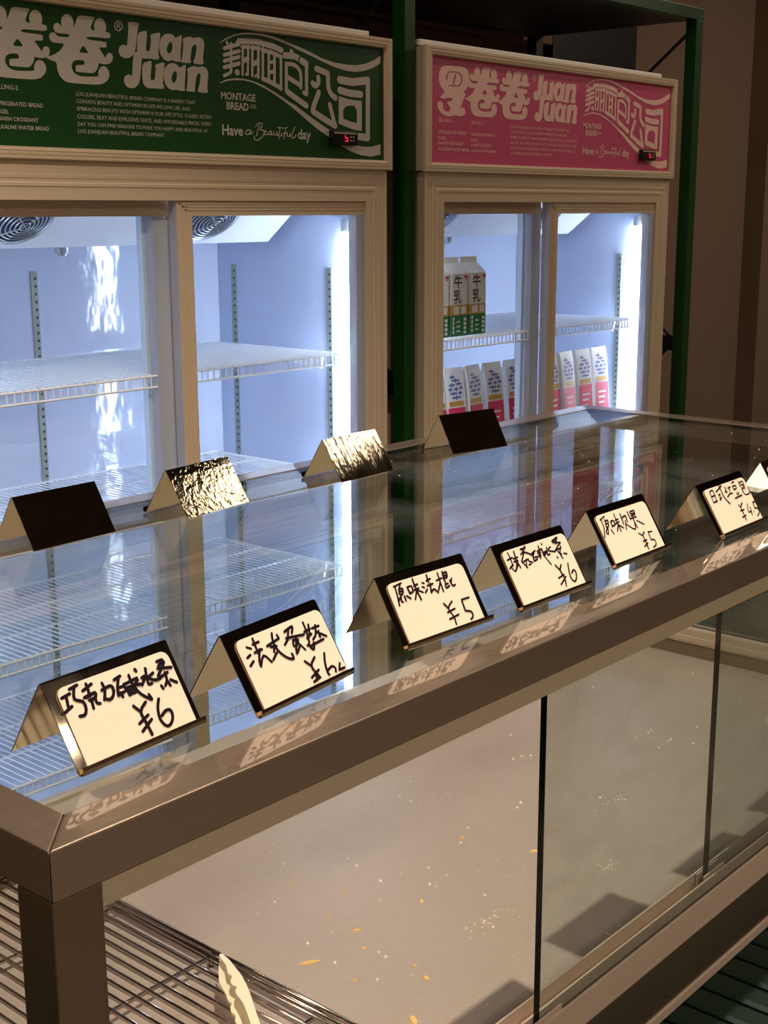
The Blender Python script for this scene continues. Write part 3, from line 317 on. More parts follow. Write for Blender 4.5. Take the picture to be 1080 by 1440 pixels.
HW={'f1':{'pos':[0.0702,0.069],'ang':4.7,'w':0.0025,'st':[[(0.0093,0.0471),(0.0162,0.0481)],[(0.0129,0.0473),(0.0112,0.0395)],[(0.0072,0.038),(0.0141,0.0403)],[(0.0171,0.0507),(0.0237,0.0517)],[(0.0211,0.0511),(0.0178,0.0441),(0.0228,0.0407),(0.0232,0.0365),(0.0206,0.0326),(0.0165,0.0328)],[(0.026,0.0469),(0.0342,0.0492)],[(0.0303,0.0504),(0.0301,0.0461),(0.029,0.0427)],[(0.025,0.0426),(0.0312,0.0434)],[(0.027,0.0421),(0.0338,0.0434),(0.0329,0.0404),(0.0279,0.0398)],[(0.0297,0.0403),(0.0285,0.0343)],[(0.0329,0.0404),(0.0324,0.0368),(0.0346,0.0358)],[(0.0396,0.0432),(0.0472,0.0439),(0.0481,0.0405),(0.0456,0.0369),(0.0423,0.0358),(0.0405,0.0369)],[(0.042,0.0473),(0.0419,0.0425),(0.0387,0.0369)],[(0.0516,0.0466),(0.0573,0.0476)],[(0.0556,0.047),(0.052,0.0415),(0.0502,0.0363)],[(0.0502,0.0363),(0.0558,0.0372)],[(0.0529,0.0374),(0.053,0.0344)],[(0.0536,0.0408),(0.0574,0.0407)],[(0.0574,0.0415),(0.0694,0.0426)],[(0.0576,0.0418),(0.0576,0.0375)],[(0.064,0.0461),(0.0641,0.04),(0.0669,0.0324),(0.0734,0.0262),(0.0728,0.0298)],[(0.0703,0.0485),(0.071,0.0468)],[(0.0595,0.039),(0.0655,0.0387)],[(0.0599,0.0366),(0.0648,0.0366),(0.0646,0.0345),(0.0598,0.0344)],[(0.0585,0.0384),(0.0586,0.0339)],[(0.0692,0.0412),(0.0656,0.0389),(0.0698,0.0382)],[(0.0788,0.0465),(0.0775,0.0415),(0.0763,0.0362),(0.0792,0.0359)],[(0.0729,0.0415),(0.0763,0.0418),(0.0709,0.0371)],[(0.0835,0.0421),(0.0784,0.0401),(0.0822,0.0372),(0.087,0.0369)],[(0.0899,0.048),(0.0949,0.048),(0.0895,0.0447)],[(0.0933,0.047),(0.0952,0.0459),(0.0863,0.039)],[(0.0883,0.0437),(0.0995,0.0412)],[(0.0879,0.0377),(0.095,0.039)],[(0.0927,0.0394),(0.092,0.0346),(0.0887,0.0312)],[(0.0855,0.0322),(0.0861,0.03)],[(0.0947,0.0337),(0.0988,0.0306)],[(0.0918,0.0337),(0.0927,0.0302)],[(0.0576,0.0265),(0.0611,0.0215)],[(0.0679,0.026),(0.0613,0.0214),(0.0619,0.0129),(0.0625,0.005)],[(0.0566,0.0145),(0.0659,0.0177)],[(0.0565,0.0092),(0.0671,0.0143)],[(0.0789,0.0247),(0.0754,0.0196),(0.0735,0.0124),(0.0756,0.0071),(0.0791,0.0063),(0.0837,0.0102),(0.0843,0.0151),(0.0805,0.016),(0.0758,0.0139)]]},'f2':{'pos':[0.2059,0.0555],'ang':6.8,'w':0.0023,'st':[[(0.0174,0.046),(0.0208,0.0441)],[(0.0136,0.0391),(0.0177,0.0403)],[(0.0131,0.0332),(0.0179,0.0355)],[(0.0239,0.0463),(0.0305,0.0465)],[(0.0261,0.0501),(0.0256,0.0431),(0.0253,0.0375)],[(0.0222,0.0406),(0.0302,0.0408)],[(0.0279,0.0415),(0.0232,0.0343),(0.0225,0.0302)],[(0.0225,0.0302),(0.0293,0.0363),(0.034,0.0301)],[(0.0363,0.0414),(0.0506,0.0433)],[(0.0461,0.0485),(0.0438,0.0426),(0.0447,0.0356),(0.0499,0.0287),(0.0558,0.0259),(0.0563,0.0297)],[(0.0503,0.0461),(0.0508,0.044)],[(0.0392,0.0399),(0.0453,0.039)],[(0.0431,0.0394),(0.0404,0.0359)],[(0.0362,0.0309),(0.0427,0.0347)],[(0.0588,0.0461),(0.0685,0.0476),(0.0653,0.0432)],[(0.0636,0.0467),(0.0604,0.0427)],[(0.0574,0.0414),(0.0764,0.0389)],[(0.0536,0.0373),(0.0591,0.0401)],[(0.0635,0.0381),(0.0686,0.0371),(0.0648,0.0337),(0.0617,0.0344),(0.0633,0.0379)],[(0.0671,0.0388),(0.0612,0.0285),(0.0682,0.0333)],[(0.068,0.0341),(0.0712,0.0285)],[(0.0812,0.0472),(0.0807,0.0418),(0.0786,0.0324),(0.0751,0.0305)],[(0.078,0.0404),(0.085,0.0411)],[(0.0779,0.0356),(0.0843,0.0373)],[(0.0854,0.0443),(0.0818,0.0365)],[(0.077,0.0294),(0.0795,0.0262),(0.0829,0.031)],[(0.0874,0.0407),(0.0957,0.0406)],[(0.0922,0.0421),(0.0884,0.0356),(0.0835,0.033)],[(0.0899,0.0374),(0.0984,0.0315)],[(0.078,0.0294),(0.094,0.0303)],[(0.0926,0.0373),(0.0916,0.0327)],[(0.0652,0.0211),(0.0687,0.0171)],[(0.0769,0.021),(0.0696,0.0163),(0.0717,0.0087),(0.0734,0.0062)],[(0.0648,0.0084),(0.0751,0.0114)],[(0.0651,0.0042),(0.0733,0.0061)],[(0.0716,0.0107),(0.0683,0.0039)],[(0.0881,0.0206),(0.0843,0.0138),(0.0827,0.0073),(0.0832,0.0037)],[(0.0841,0.0082),(0.0898,0.0097),(0.0925,0.0076),(0.0914,0.0038)],[(0.0991,0.0093),(0.0955,0.0031)],[(0.0968,0.0034),(0.1014,0.0048),(0.1017,0.0026)]]},'f3':{'pos':[0.3777,0.0712],'ang':-1.8,'w':0.0019,'st':[[(0.0145,0.0492),(0.0238,0.0504)],[(0.0158,0.0491),(0.0144,0.0408),(0.0125,0.0336)],[(0.0215,0.0488),(0.0191,0.0464)],[(0.0186,0.0459),(0.0226,0.0459),(0.0211,0.0421),(0.0176,0.042),(0.0186,0.0459)],[(0.0182,0.044),(0.0214,0.0439)],[(0.0188,0.0417),(0.0165,0.0365),(0.0179,0.0357)],[(0.0162,0.0394),(0.0141,0.0375)],[(0.0241,0.0393),(0.0273,0.0364)],[(0.0216,0.0396),(0.0214,0.0358)],[(0.0285,0.0458),(0.0286,0.0414),(0.029,0.0399)],[(0.0285,0.0458),(0.0335,0.0456),(0.0324,0.041),(0.0289,0.0408)],[(0.0362,0.0453),(0.0406,0.0458)],[(0.0375,0.0511),(0.037,0.0444),(0.0379,0.033)],[(0.0343,0.042),(0.0406,0.0424)],[(0.0368,0.0405),(0.0319,0.0344)],[(0.0385,0.0411),(0.0433,0.0381)],[(0.0466,0.0457),(0.0482,0.0448)],[(0.0448,0.0426),(0.0467,0.0414)],[(0.0458,0.0373),(0.0492,0.0395)],[(0.0518,0.0463),(0.0571,0.0471)],[(0.0545,0.0508),(0.0536,0.0446)],[(0.0507,0.0421),(0.0576,0.0425)],[(0.0548,0.0432),(0.052,0.0361)],[(0.052,0.0361),(0.0565,0.0379),(0.0599,0.0341)],[(0.0632,0.044),(0.0704,0.0447)],[(0.0677,0.0497),(0.0669,0.0437),(0.066,0.0339)],[(0.0665,0.0418),(0.0612,0.036)],[(0.0734,0.0497),(0.0719,0.0426)],[(0.0732,0.0478),(0.0777,0.0486),(0.0766,0.0445),(0.073,0.0439)],[(0.0731,0.0458),(0.0761,0.046)],[(0.0726,0.0414),(0.0707,0.0359),(0.0753,0.0368)],[(0.0713,0.0387),(0.0747,0.039)],[(0.0809,0.0421),(0.0786,0.0391)],[(0.0781,0.041),(0.0788,0.0363),(0.082,0.0361)],[(0.0603,0.0244),(0.0632,0.0198)],[(0.0707,0.024),(0.0635,0.0192),(0.0658,0.0113),(0.0649,0.0038)],[(0.0607,0.0164),(0.0704,0.0176)],[(0.0599,0.0107),(0.072,0.0121)],[(0.0915,0.0227),(0.0821,0.0228)],[(0.0821,0.0228),(0.0812,0.0131)],[(0.0812,0.0131),(0.0873,0.0111),(0.0874,0.0071),(0.0836,0.0035)]]},'f4':{'pos':[0.5188,0.0624],'ang':-0.3,'w':0.0018,'st':[[(0.0161,0.0503),(0.0163,0.0442),(0.0153,0.0379)],[(0.0113,0.0443),(0.0192,0.0452)],[(0.0098,0.0367),(0.0165,0.0393)],[(0.0242,0.05),(0.0232,0.0436),(0.0199,0.0368),(0.016,0.0332)],[(0.02,0.0438),(0.0264,0.0442)],[(0.0188,0.0411),(0.0251,0.0412)],[(0.0132,0.0365),(0.0159,0.0331),(0.0228,0.0379)],[(0.0235,0.0398),(0.0243,0.0347)],[(0.034,0.0498),(0.0414,0.0497)],[(0.0366,0.0504),(0.0368,0.0464)],[(0.0417,0.0513),(0.0361,0.0475)],[(0.0318,0.0456),(0.0383,0.0464),(0.0477,0.0411)],[(0.0365,0.0455),(0.0294,0.0395)],[(0.0316,0.0388),(0.0394,0.0395)],[(0.036,0.0399),(0.0326,0.033)],[(0.0291,0.0395),(0.0336,0.0326)],[(0.0386,0.0378),(0.0431,0.0356)],[(0.037,0.0345),(0.0398,0.0347)],[(0.0469,0.0433),(0.0529,0.0448)],[(0.0511,0.0444),(0.0465,0.0396),(0.046,0.0361)],[(0.0484,0.039),(0.052,0.0392),(0.051,0.0368),(0.0472,0.0363)],[(0.0553,0.0435),(0.0627,0.0446)],[(0.0599,0.0478),(0.0591,0.0446),(0.0561,0.0368)],[(0.0548,0.0417),(0.0593,0.042)],[(0.0537,0.039),(0.0582,0.0393)],[(0.0627,0.0446),(0.0626,0.0381),(0.0666,0.0286),(0.0656,0.0311)],[(0.0654,0.0491),(0.0658,0.0482)],[(0.0649,0.0413),(0.0617,0.0385)],[(0.0704,0.0442),(0.0675,0.038),(0.0708,0.0378)],[(0.0647,0.0406),(0.0689,0.0414),(0.0637,0.0381)],[(0.076,0.0438),(0.071,0.0412),(0.0796,0.0384)],[(0.0815,0.0482),(0.0907,0.0501),(0.086,0.0468)],[(0.0846,0.0489),(0.0861,0.0449)],[(0.0817,0.047),(0.0927,0.0445)],[(0.0921,0.0444),(0.0809,0.0393)],[(0.0806,0.039),(0.0904,0.0399)],[(0.0908,0.0415),(0.0855,0.0352),(0.0864,0.0305)],[(0.0907,0.0344),(0.0947,0.0331)],[(0.0792,0.0332),(0.0798,0.0323)],[(0.0836,0.0376),(0.0869,0.034)],[(0.0715,0.0268),(0.0751,0.021)],[(0.0801,0.0257),(0.0751,0.021),(0.0763,0.014),(0.0743,0.0058)],[(0.0683,0.0148),(0.078,0.0163)],[(0.0678,0.0087),(0.0795,0.0141)],[(0.09,0.0245),(0.0868,0.0175),(0.0856,0.0105),(0.0888,0.0072),(0.0934,0.0102),(0.0957,0.0155),(0.0933,0.0173),(0.0894,0.0152)]]},'f5':{'pos':[0.6891,0.0748],'ang':0.7,'w':0.0018,'st':[[(0.0131,0.0477),(0.0225,0.0498)],[(0.0145,0.0479),(0.0136,0.0396),(0.0077,0.0302)],[(0.02,0.0466),(0.0198,0.0433)],[(0.0209,0.0452),(0.0245,0.045),(0.0218,0.0396),(0.0179,0.0394),(0.0199,0.044)],[(0.0193,0.0422),(0.0225,0.0421)],[(0.0193,0.0385),(0.0143,0.035)],[(0.0196,0.0379),(0.0163,0.0323)],[(0.0235,0.0356),(0.0253,0.0307)],[(0.0139,0.0339),(0.0151,0.0323)],[(0.0287,0.0431),(0.0275,0.0375)],[(0.0291,0.0432),(0.0337,0.043),(0.0332,0.0388),(0.0285,0.0383)],[(0.037,0.0426),(0.043,0.0432)],[(0.0394,0.0491),(0.0389,0.0422),(0.0388,0.0308)],[(0.0343,0.0393),(0.0424,0.0404)],[(0.0384,0.0376),(0.0326,0.032)],[(0.0397,0.0371),(0.0448,0.0334)],[(0.0496,0.0472),(0.048,0.0368)],[(0.0506,0.0431),(0.0571,0.0438),(0.0557,0.0372)],[(0.0535,0.0394),(0.0487,0.0305)],[(0.0524,0.0356),(0.0634,0.028),(0.0682,0.0364)],[(0.0632,0.047),(0.0632,0.0387)],[(0.0669,0.0458),(0.0747,0.0463),(0.0741,0.0424),(0.067,0.0418)],[(0.067,0.0439),(0.0734,0.0436)],[(0.0633,0.0394),(0.0751,0.0394)],[(0.0679,0.0413),(0.0686,0.0284)],[(0.0729,0.0357),(0.0823,0.0297)],[(0.0661,0.0229),(0.0715,0.0194)],[(0.0761,0.0224),(0.0715,0.0194),(0.0712,0.0117),(0.0705,0.0051)],[(0.067,0.0141),(0.0742,0.0143)],[(0.0657,0.009),(0.074,0.011)],[(0.09,0.0204),(0.0829,0.021)],[(0.0831,0.0213),(0.0821,0.0131)],[(0.0819,0.0129),(0.0879,0.0115),(0.0867,0.0066),(0.0803,0.0033)]]},'f6':{'pos':[0.8646,0.0529],'ang':1.5,'w':0.0018,'st':[[(0.0204,0.0487),(0.0184,0.0373)],[(0.0204,0.0487),(0.0289,0.0492),(0.0257,0.0361)],[(0.0203,0.0437),(0.0288,0.0437)],[(0.0183,0.0369),(0.028,0.0376)],[(0.0338,0.0468),(0.052,0.0511)],[(0.0456,0.0536),(0.0463,0.0467),(0.0466,0.0381),(0.0528,0.0297)],[(0.0492,0.0533),(0.05,0.0513)],[(0.0365,0.0429),(0.0411,0.0431)],[(0.04,0.0434),(0.0348,0.037)],[(0.0349,0.0368),(0.0412,0.0397)],[(0.0583,0.0488),(0.0578,0.045),(0.0542,0.0437),(0.0582,0.0428)],[(0.054,0.0376),(0.0598,0.0394)],[(0.064,0.0465),(0.0711,0.0468)],[(0.0671,0.0464),(0.064,0.0396)],[(0.0616,0.0396),(0.0699,0.0397)],[(0.0782,0.0501),(0.085,0.051)],[(0.0765,0.0465),(0.0764,0.0423)],[(0.0765,0.0465),(0.084,0.0463),(0.0825,0.043),(0.0773,0.0429)],[(0.0792,0.0385),(0.0781,0.0364)],[(0.0839,0.0381),(0.0806,0.0362)],[(0.0697,0.0334),(0.0887,0.0342)],[(0.0951,0.0498),(0.094,0.0436)],[(0.0952,0.0472),(0.1048,0.048),(0.1024,0.0386)],[(0.0965,0.0448),(0.1014,0.0446),(0.1,0.0408),(0.0952,0.0408)],[(0.0962,0.0422),(0.0945,0.0365),(0.0988,0.0329),(0.1094,0.0337),(0.1113,0.0402)],[(0.07,0.0256),(0.0724,0.0221)],[(0.0801,0.0262),(0.0727,0.0221),(0.072,0.0136),(0.0713,0.0071)],[(0.068,0.0187),(0.0781,0.0187)],[(0.0656,0.0114),(0.076,0.0122)],[(0.091,0.023),(0.0853,0.0147),(0.0927,0.0142)],[(0.0937,0.0188),(0.0904,0.0102)],[(0.0979,0.013),(0.0978,0.0123)],[(0.1123,0.0224),(0.1057,0.0229)],[(0.1055,0.0228),(0.1034,0.0156)],[(0.1039,0.0161),(0.1106,0.0144),(0.1097,0.0099),(0.1021,0.0068)]]}}
FLAKES=[[0.483,0.283],[0.537,0.178],[0.475,0.143],[0.558,0.288],[0.537,0.259],[0.648,0.275],[0.796,0.333],[0.586,0.41],[0.611,0.353],[0.557,0.33],[0.8,0.481],[0.546,0.199],[0.488,0.227],[0.825,0.248]]
CRUMBS=[[0.88,0.484],[0.834,0.446],[0.815,0.497],[0.835,0.465],[0.61,0.45],[0.628,0.466],[0.658,0.418],[0.662,0.383],[0.668,0.402],[0.68,0.332],[0.653,0.339],[0.621,0.312],[0.683,0.292],[0.684,0.284],[0.704,0.231],[0.532,0.191],[0.503,0.212],[0.539,0.232],[0.541,0.243],[0.498,0.264],[0.822,0.345],[0.793,0.319],[0.785,0.327],[0.712,0.317],[0.713,0.291],[0.743,0.269],[0.506,0.31],[0.543,0.396],[0.656,0.184],[1.339,0.493],[1.243,0.334],[1.232,0.332],[1.207,0.336],[1.23,0.295],[1.223,0.295],[1.193,0.293],[1.239,0.264],[1.091,0.242],[1.078,0.202],[1.079,0.211],[1.0,0.268],[1.285,0.484],[1.499,0.404],[1.358,0.275],[1.443,0.294],[1.505,0.293],[1.537,0.328],[1.388,0.224],[1.297,0.289],[1.095,0.477],[1.043,0.421],[1.028,0.425],[1.053,0.413],[0.922,0.337],[0.907,0.332]]
TONG_A=[[0.395,0.3197,-0.3674],[0.398,0.3196,-0.3677],[0.3969,0.3141,-0.3671],[0.3933,0.3031,-0.3659],[0.3859,0.2867,-0.3637],[0.378,0.2699,-0.3614],[0.3682,0.2527,-0.3589],[0.3566,0.2351,-0.356],[0.3437,0.2169,-0.3529],[0.3353,0.2042,-0.352],[0.3268,0.191,-0.352],[0.3155,0.1726,-0.352],[0.3098,0.1793,-0.352],[0.3226,0.199,-0.352],[0.3299,0.2105,-0.352],[0.3391,0.2253,-0.3531],[0.3448,0.2367,-0.3549],[0.3482,0.2449,-0.356],[0.3534,0.2512,-0.3571],[0.3584,0.2547,-0.358],[0.3593,0.263,-0.3589],[0.3635,0.2692,-0.3599],[0.3708,0.275,-0.3611],[0.3727,0.2825,-0.362],[0.3777,0.2897,-0.3631],[0.3831,0.2966,-0.3643],[0.3862,0.3029,-0.3651],[0.3884,0.3088,-0.3659],[0.3916,0.3152,-0.3667]]
TONG_B=[[0.401,0.326,-0.3754],[0.3982,0.3201,-0.3749],[0.3965,0.3146,-0.3746],[0.3937,0.3088,-0.3741],[0.3889,0.3025,-0.3736],[0.3831,0.2888,-0.3726],[0.3726,0.278,-0.3714],[0.3721,0.2701,-0.371],[0.3628,0.2613,-0.37],[0.3551,0.243,-0.3686],[0.3463,0.2285,-0.368],[0.338,0.2146,-0.368],[0.3257,0.1966,-0.368],[0.319,0.2045,-0.368],[0.327,0.2193,-0.368],[0.332,0.2292,-0.368],[0.3374,0.2344,-0.368],[0.3389,0.2418,-0.368],[0.3438,0.2481,-0.3681],[0.3483,0.2508,-0.3686],[0.3505,0.2592,-0.3691],[0.3569,0.2682,-0.37],[0.3628,0.2809,-0.371],[0.3676,0.2896,-0.3717],[0.3786,0.3028,-0.373],[0.3905,0.3155,-0.3743]]
# ============================================================ SETTING
FL = -1.28; CE = 1.90
def struct(name, x0, x1, y0, y1, z0, z1, mm):
    b = MB(); b.box(x0, x1, y0, y1, z0, z1); o = b.build(name, mm); tag(o, kind='structure'); return o
struct('floor', -3, 7.2, -4.1, 2.6, FL - 0.1, FL, FLOORM)
struct('ceiling', -3, 7.2, -4.1, 2.6, CE, CE + 0.1, CEILM)
struct('wall_back', -3, 7.2, 2.45, 2.6, FL, CE, WALL)
struct('wall_front', -3, 7.2, -4.2, -4.1, FL, CE, WALL)
struct('wall_left', -3.1, -3, -4.1, 2.6, FL, CE, WALL)
struct('wall_right', 7.2, 7.3, -4.1, 2.6, FL, CE, WALL)
o = struct('trim_1', 5.75, 6.5, 2.35, 2.45, FL, CE, WALL); o['label'] = 'plaster pier standing proud of the brown wall'
# black panel and narrow raised strip on the wall behind the fridges
b = MB(); b.box(3.945, 4.54, 2.36, 2.45, 0.2, 1.6)
tag(b.build('wall_panel', RACK_K, bevel=0.004), 'tall black panel on the back wall above the pink fridge', 'panel')
b = MB(); b.box(0.6, 3.94, 2.36, 2.448, 0.93, 0.975)
tag(b.build('wall_strip', WALL, bevel=0.004), 'narrow brown strip along the wall above the fridges', 'ledge')

# downlights; the two near the fridges are added
for a_, b_, en_, sz_, lb_ in SPOTS:
    e = empty('ceiling_downlight', (a_[0], a_[1], CE))
    q = MB(); q.cyl((0, 0, -0.10), (0, 0, 0), 0.05, 24); q.build('housing', WHITE_LID, e)
    q = MB(); q.cyl((0, 0, -0.102), (0, 0, -0.1001), 0.036, 24); q.build('lens', LAMP, e)
    tag(e, lb_, 'lamp', 'ceiling spotlights')

# ============================================================ DISPLAY COUNTER
g = 0.0333; XF = 1.607; YB = 0.693; ZT = 0.0303
ct = empty('display_counter', (0, 0, -0.447))
tag(ct, 'long glass-topped stainless steel display counter with open left end', 'counter')
def cpart(b, name, mm, bevel=0, smooth=False, parent=None):
    o = b.build(name, mm, parent or ct, bevel, smooth)
    if parent is None: o.location = (0, 0, 0.447)
    return o
def rail(pts, z0, z1, name, mm):
    b = MB(); b.prism(pts, 2, z0, z1); return cpart(b, name, mm, 0.0012)
e_ = 0.00025
for z0, z1, mm in ((-ZT, 0, STEEL_TOP), (-0.436, -0.38, STEEL)):
    rail([(e_, 0), (XF - e_, 0), (XF - g - e_, g), (g + e_, g)], z0, z1, 'frame_rail', mm)
    rail([(0, e_), (g, g + e_), (g, YB - g - e_), (0, YB - e_)], z0, z1, 'frame_rail', mm)
    rail([(e_, YB), (g + e_, YB - g), (XF - g - e_, YB - g), (XF - e_, YB)], z0, z1, 'frame_rail', mm)
    rail([(XF, e_), (XF, YB - e_), (XF - g, YB - g - e_), (XF - g, g + e_)], z0, z1, 'frame_rail', mm)
for x, y in ((0, 0), (XF - g, 0), (0, YB - g), (XF - g, YB - g)):
    b = MB(); b.box(x, x + g, y, y + g, -0.3798, -ZT - 0.0002); cpart(b, 'post', STEEL, 0.0012)
# seam and lower lip of the bottom frame
b = MB(); b.box(-0.002, XF + 0.002, -0.002, 0.01, -0.447, -0.4362); b.box(-0.002, 0.01, 0.0102, YB, -0.447, -0.4362)
b.box(0.0102, XF, YB - 0.012, YB, -0.447, -0.4362); b.box(XF - 0.01, XF + 0.002, 0.0102, YB - 0.0122, -0.447, -0.4362); cpart(b, 'base_lip', ALU, 0.001)
# inset head rail above the sliding doors
b = MB(); b.box(g + 0.001, XF - g - 0.001, 0.004, 0.007, -0.0485, -ZT - 0.0003); b.box(g + 0.001, XF - g - 0.001, 0.0165, 0.0185, -0.0485, -ZT - 0.0003)
b.box(g + 0.001, XF - g - 0.001, 0.0305, 0.0325, -0.0485, -ZT - 0.0003)
cpart(b, 'head_track', ALU_DARK)
# bottom track
b = MB(); X0, X1 = g + 0.001, XF - g - 0.001
b.box(X0, X1, 0.0, 0.0337, -0.3798, -0.376)
for y in (0.0, 0.0155, 0.0318):
    b.box(X0, X1, y, y + 0.0018, -0.376, -0.3477)
b.box(X0, X1, 0.005, 0.0065, -0.376, -0.352)
cpart(b, 'door_track', ALU, 0.0003)
# rear and end tracks
b = MB(); b.box(X0, X1, YB - g, YB - 0.002, -0.3798, -0.352); cpart(b, 'rear_track', ALU, 0.001)
b = MB(); b.box(XF - g, XF - 0.002, g + 0.001, YB - g - 0.001, -0.3798, -0.354); b.box(XF - g - 0.004, XF - g - 0.0002, g + 0.001, YB - g - 0.001, -0.375, -0.366)
cpart(b, 'end_track', ALU, 0.001)
# deck
b = MB(); b.box(g, XF - g, g + 0.002, YB - g, -0.412, -0.402); cpart(b, 'deck', STEEL_DECK)
# glass top
def sheet(name, x0, x1, y0, y1, z0, z1, gm, thin, parent=None):
    """glass sheet: big faces glass, rim faces dark green edge; thin = axis of thickness"""
    b = MB(); b.box(x0, x1, y0, y1, z0, z1)
    for i in range(6):
        ax = (2, 2, 1, 0, 1, 0)[i]
        b.m[i] = 0 if ax == thin else 1
    return cpart(b, name, [gm, GLASS_EDGE], 0, False, parent) if parent is None else b.build(name, [gm, GLASS_EDGE], parent)
sheet('glass_top', g + 0.0004, XF - g - 0.0004, g + 0.0004, YB - g - 0.0004, -0.0065, -0.0008, GLASS, 2)
sheet('end_glass', XF - 0.02, XF - 0.014, g + 0.001, YB - g - 0.001, -0.3538, -ZT - 0.0005, GLASS, 0)
# doors, both slid to the right: front one in the front groove, rear one behind
for nm, x0, y0, lab in (('sliding_door', 0.484, 0.0085, 'front glass door'), ('sliding_door', 0.816, 0.0225, 'rear glass door')):
    d = empty(nm); d.parent = ct; d.location = (0, 0, 0.447)
    b = MB(); b.box(x0, min(x0 + 0.78, XF - g - 0.001), y0, y0 + 0.0062, -0.362, -0.033)
    for i in range(6): b.m[i] = 0 if i in (2, 4) else 1
    b.build('glass_pane', [GLASS_DOOR, GLASS_EDGE], d)
    b = MB()
    b.box(x0 - 0.012, x0 + 0.032, y0 - 0.0022, y0 - 0.0004, -0.372, -0.3475); b.box(x0 - 0.012, x0 + 0.032, y0 + 0.0064, y0 + 0.0076, -0.372, -0.3475)
    b.box(x0 - 0.012, x0 + 0.032, y0 - 0.0022, y0 + 0.0068, -0.3745, -0.3722)
    b.build('door_shoe', ALU, d)

# ============================================================ GREEN RIBBED TABLE UNDER THE COUNTER
tb = empty('ribbed_table', (0.8, 0.3, FL))
tag(tb, 'dark green table with ribbed board top beneath the steel counter', 'table')
for i in range(70):
    x = -0.42 + i * 0.0377
    b_me = None
    if i == 0:
        q = MB(); q.prism([(-0.0165, -0.006), (-0.0165, -0.002), (-0.011, 0.0), (0.011, 0.0), (0.0165, -0.002), (0.0165, -0.006)], 1, -0.10, 0.68)
        SL = q.mesh('board', RIB_G)
    o = link('board', SL, tb); o.location = (x - 0.8, -0.3, -0.4475 - FL)
q = MB(); q.box(-1.25, 1.42, -0.40, 0.38, -0.4745 - FL, -0.4545 - FL); q.build('table_frame', RACK_K, tb, 0.002)
q = MB(); q.box(-1.2, 1.37, -0.36, 0.34, 0.0, -0.475 - FL); q.build('table_body', RIB_G, tb, 0.004)

# ============================================================ WIRE RACK on the deck
RZ = -0.387
wr = empty('cooling_rack', (0.22, 0.35, -0.402))
tag(wr, 'chrome wire cooling rack lying on the steel deck at the left', 'rack')
def wpart(b, name, mm, smooth=True):
    o = b.build(name, mm, wr, 0, smooth); o.location = (-0.22, -0.35, 0.402); return o
rx0, rx1, ry0, ry1 = 0.045, 0.4165, 0.045, 0.652
q = MB(); q.cyl((0, ry0, RZ), (0, ry1, RZ), 0.0016, 6); WM = q.mesh('rod', CHROME, 0, True)
nW = 26
for i in range(nW - 1):
    o = link('rod', WM, wr); o.location = (rx0 + 0.0143 * (i + 1) - 0.22, -0.35, 0.402)
for y in (0.054, 0.203, 0.353, 0.502, 0.645):
    q = MB(); q.cyl((rx0, y, RZ - 0.0038), (rx1 - 0.002, y, RZ - 0.0038), 0.0022, 8); wpart(q, 'cross_bar', CHROME)
for x in (rx0, rx1 - 0.008, rx1):
    q = MB(); q.cyl((x, ry0 - 0.003, RZ), (x, ry1 + 0.003, RZ), 0.0028, 8); wpart(q, 'edge_rod', CHROME)
for y in (ry0 - 0.003, ry1 + 0.003):
    q = MB(); q.cyl((rx0, y, RZ), (rx1, y, RZ), 0.0028, 8); wpart(q, 'edge_rod', CHROME)
for x in (rx0 + 0.003, rx1 - 0.003):
    for y in (0.054, 0.353, 0.645):
        q = MB(); q.cyl((x, y, -0.4018), (x, y, RZ - 0.002), 0.003, 8); wpart(q, 'foot', CHROME)

# ============================================================ TONGS
def plate(mb, pts, th):
    n_ = len(pts); c = Vector((0, 0, 0))
    P_ = [Vector(q) for q in pts]
    nn = Vector((0, 0, 0))
    for i in range(n_):
        a = P_[i]; b_ = P_[(i + 1) % n_]; nn += a.cross(b_)
    nn.normalize()
    if nn.z < 0: nn = -nn
    tris = tessellate_polygon([P_])
    V_ = P_ + [q - nn * th for q in P_]
    F_ = [tuple(t) for t in tris] + [tuple(i + n_ for i in reversed(t)) for t in tris] + [(i, (i + 1) % n_, n_ + (i + 1) % n_, n_ + i) for i in range(n_)]
    mb.add(V_, F_)
tg = empty('serving_tongs', (0.38, 0.26, -0.384))
tag(tg, 'cream plastic serving tongs with scalloped jaws lying on the wire rack', 'tongs')
for nm, P_ in (('jaw', TONG_A), ('jaw', TONG_B)):
    q = MB(); plate(q, P_, 0.0025); o = q.build(nm, PLASTIC, tg); o.location = (-0.38, -0.26, 0.384)
for P_, th in ((TONG_A, 0.003), (TONG_B, 0.003)):
    a, c = (Vector(P_[11]), Vector(P_[12])) if P_ is TONG_A else (Vector(P_[12]), Vector(P_[13]))
    d = (Vector((0.27, 0.03, -0.372)) - (a + c) / 2) * 0.9; d.z = 0
    dn = Vector((0, 0, -th)); q = MB()
    q.hexa([a + dn, c + dn, c + d + dn, a + d + dn, a, c, c + d, a + d])
    o = q.build('handle', PLASTIC, tg); o.location = (-0.38, -0.26, 0.384)

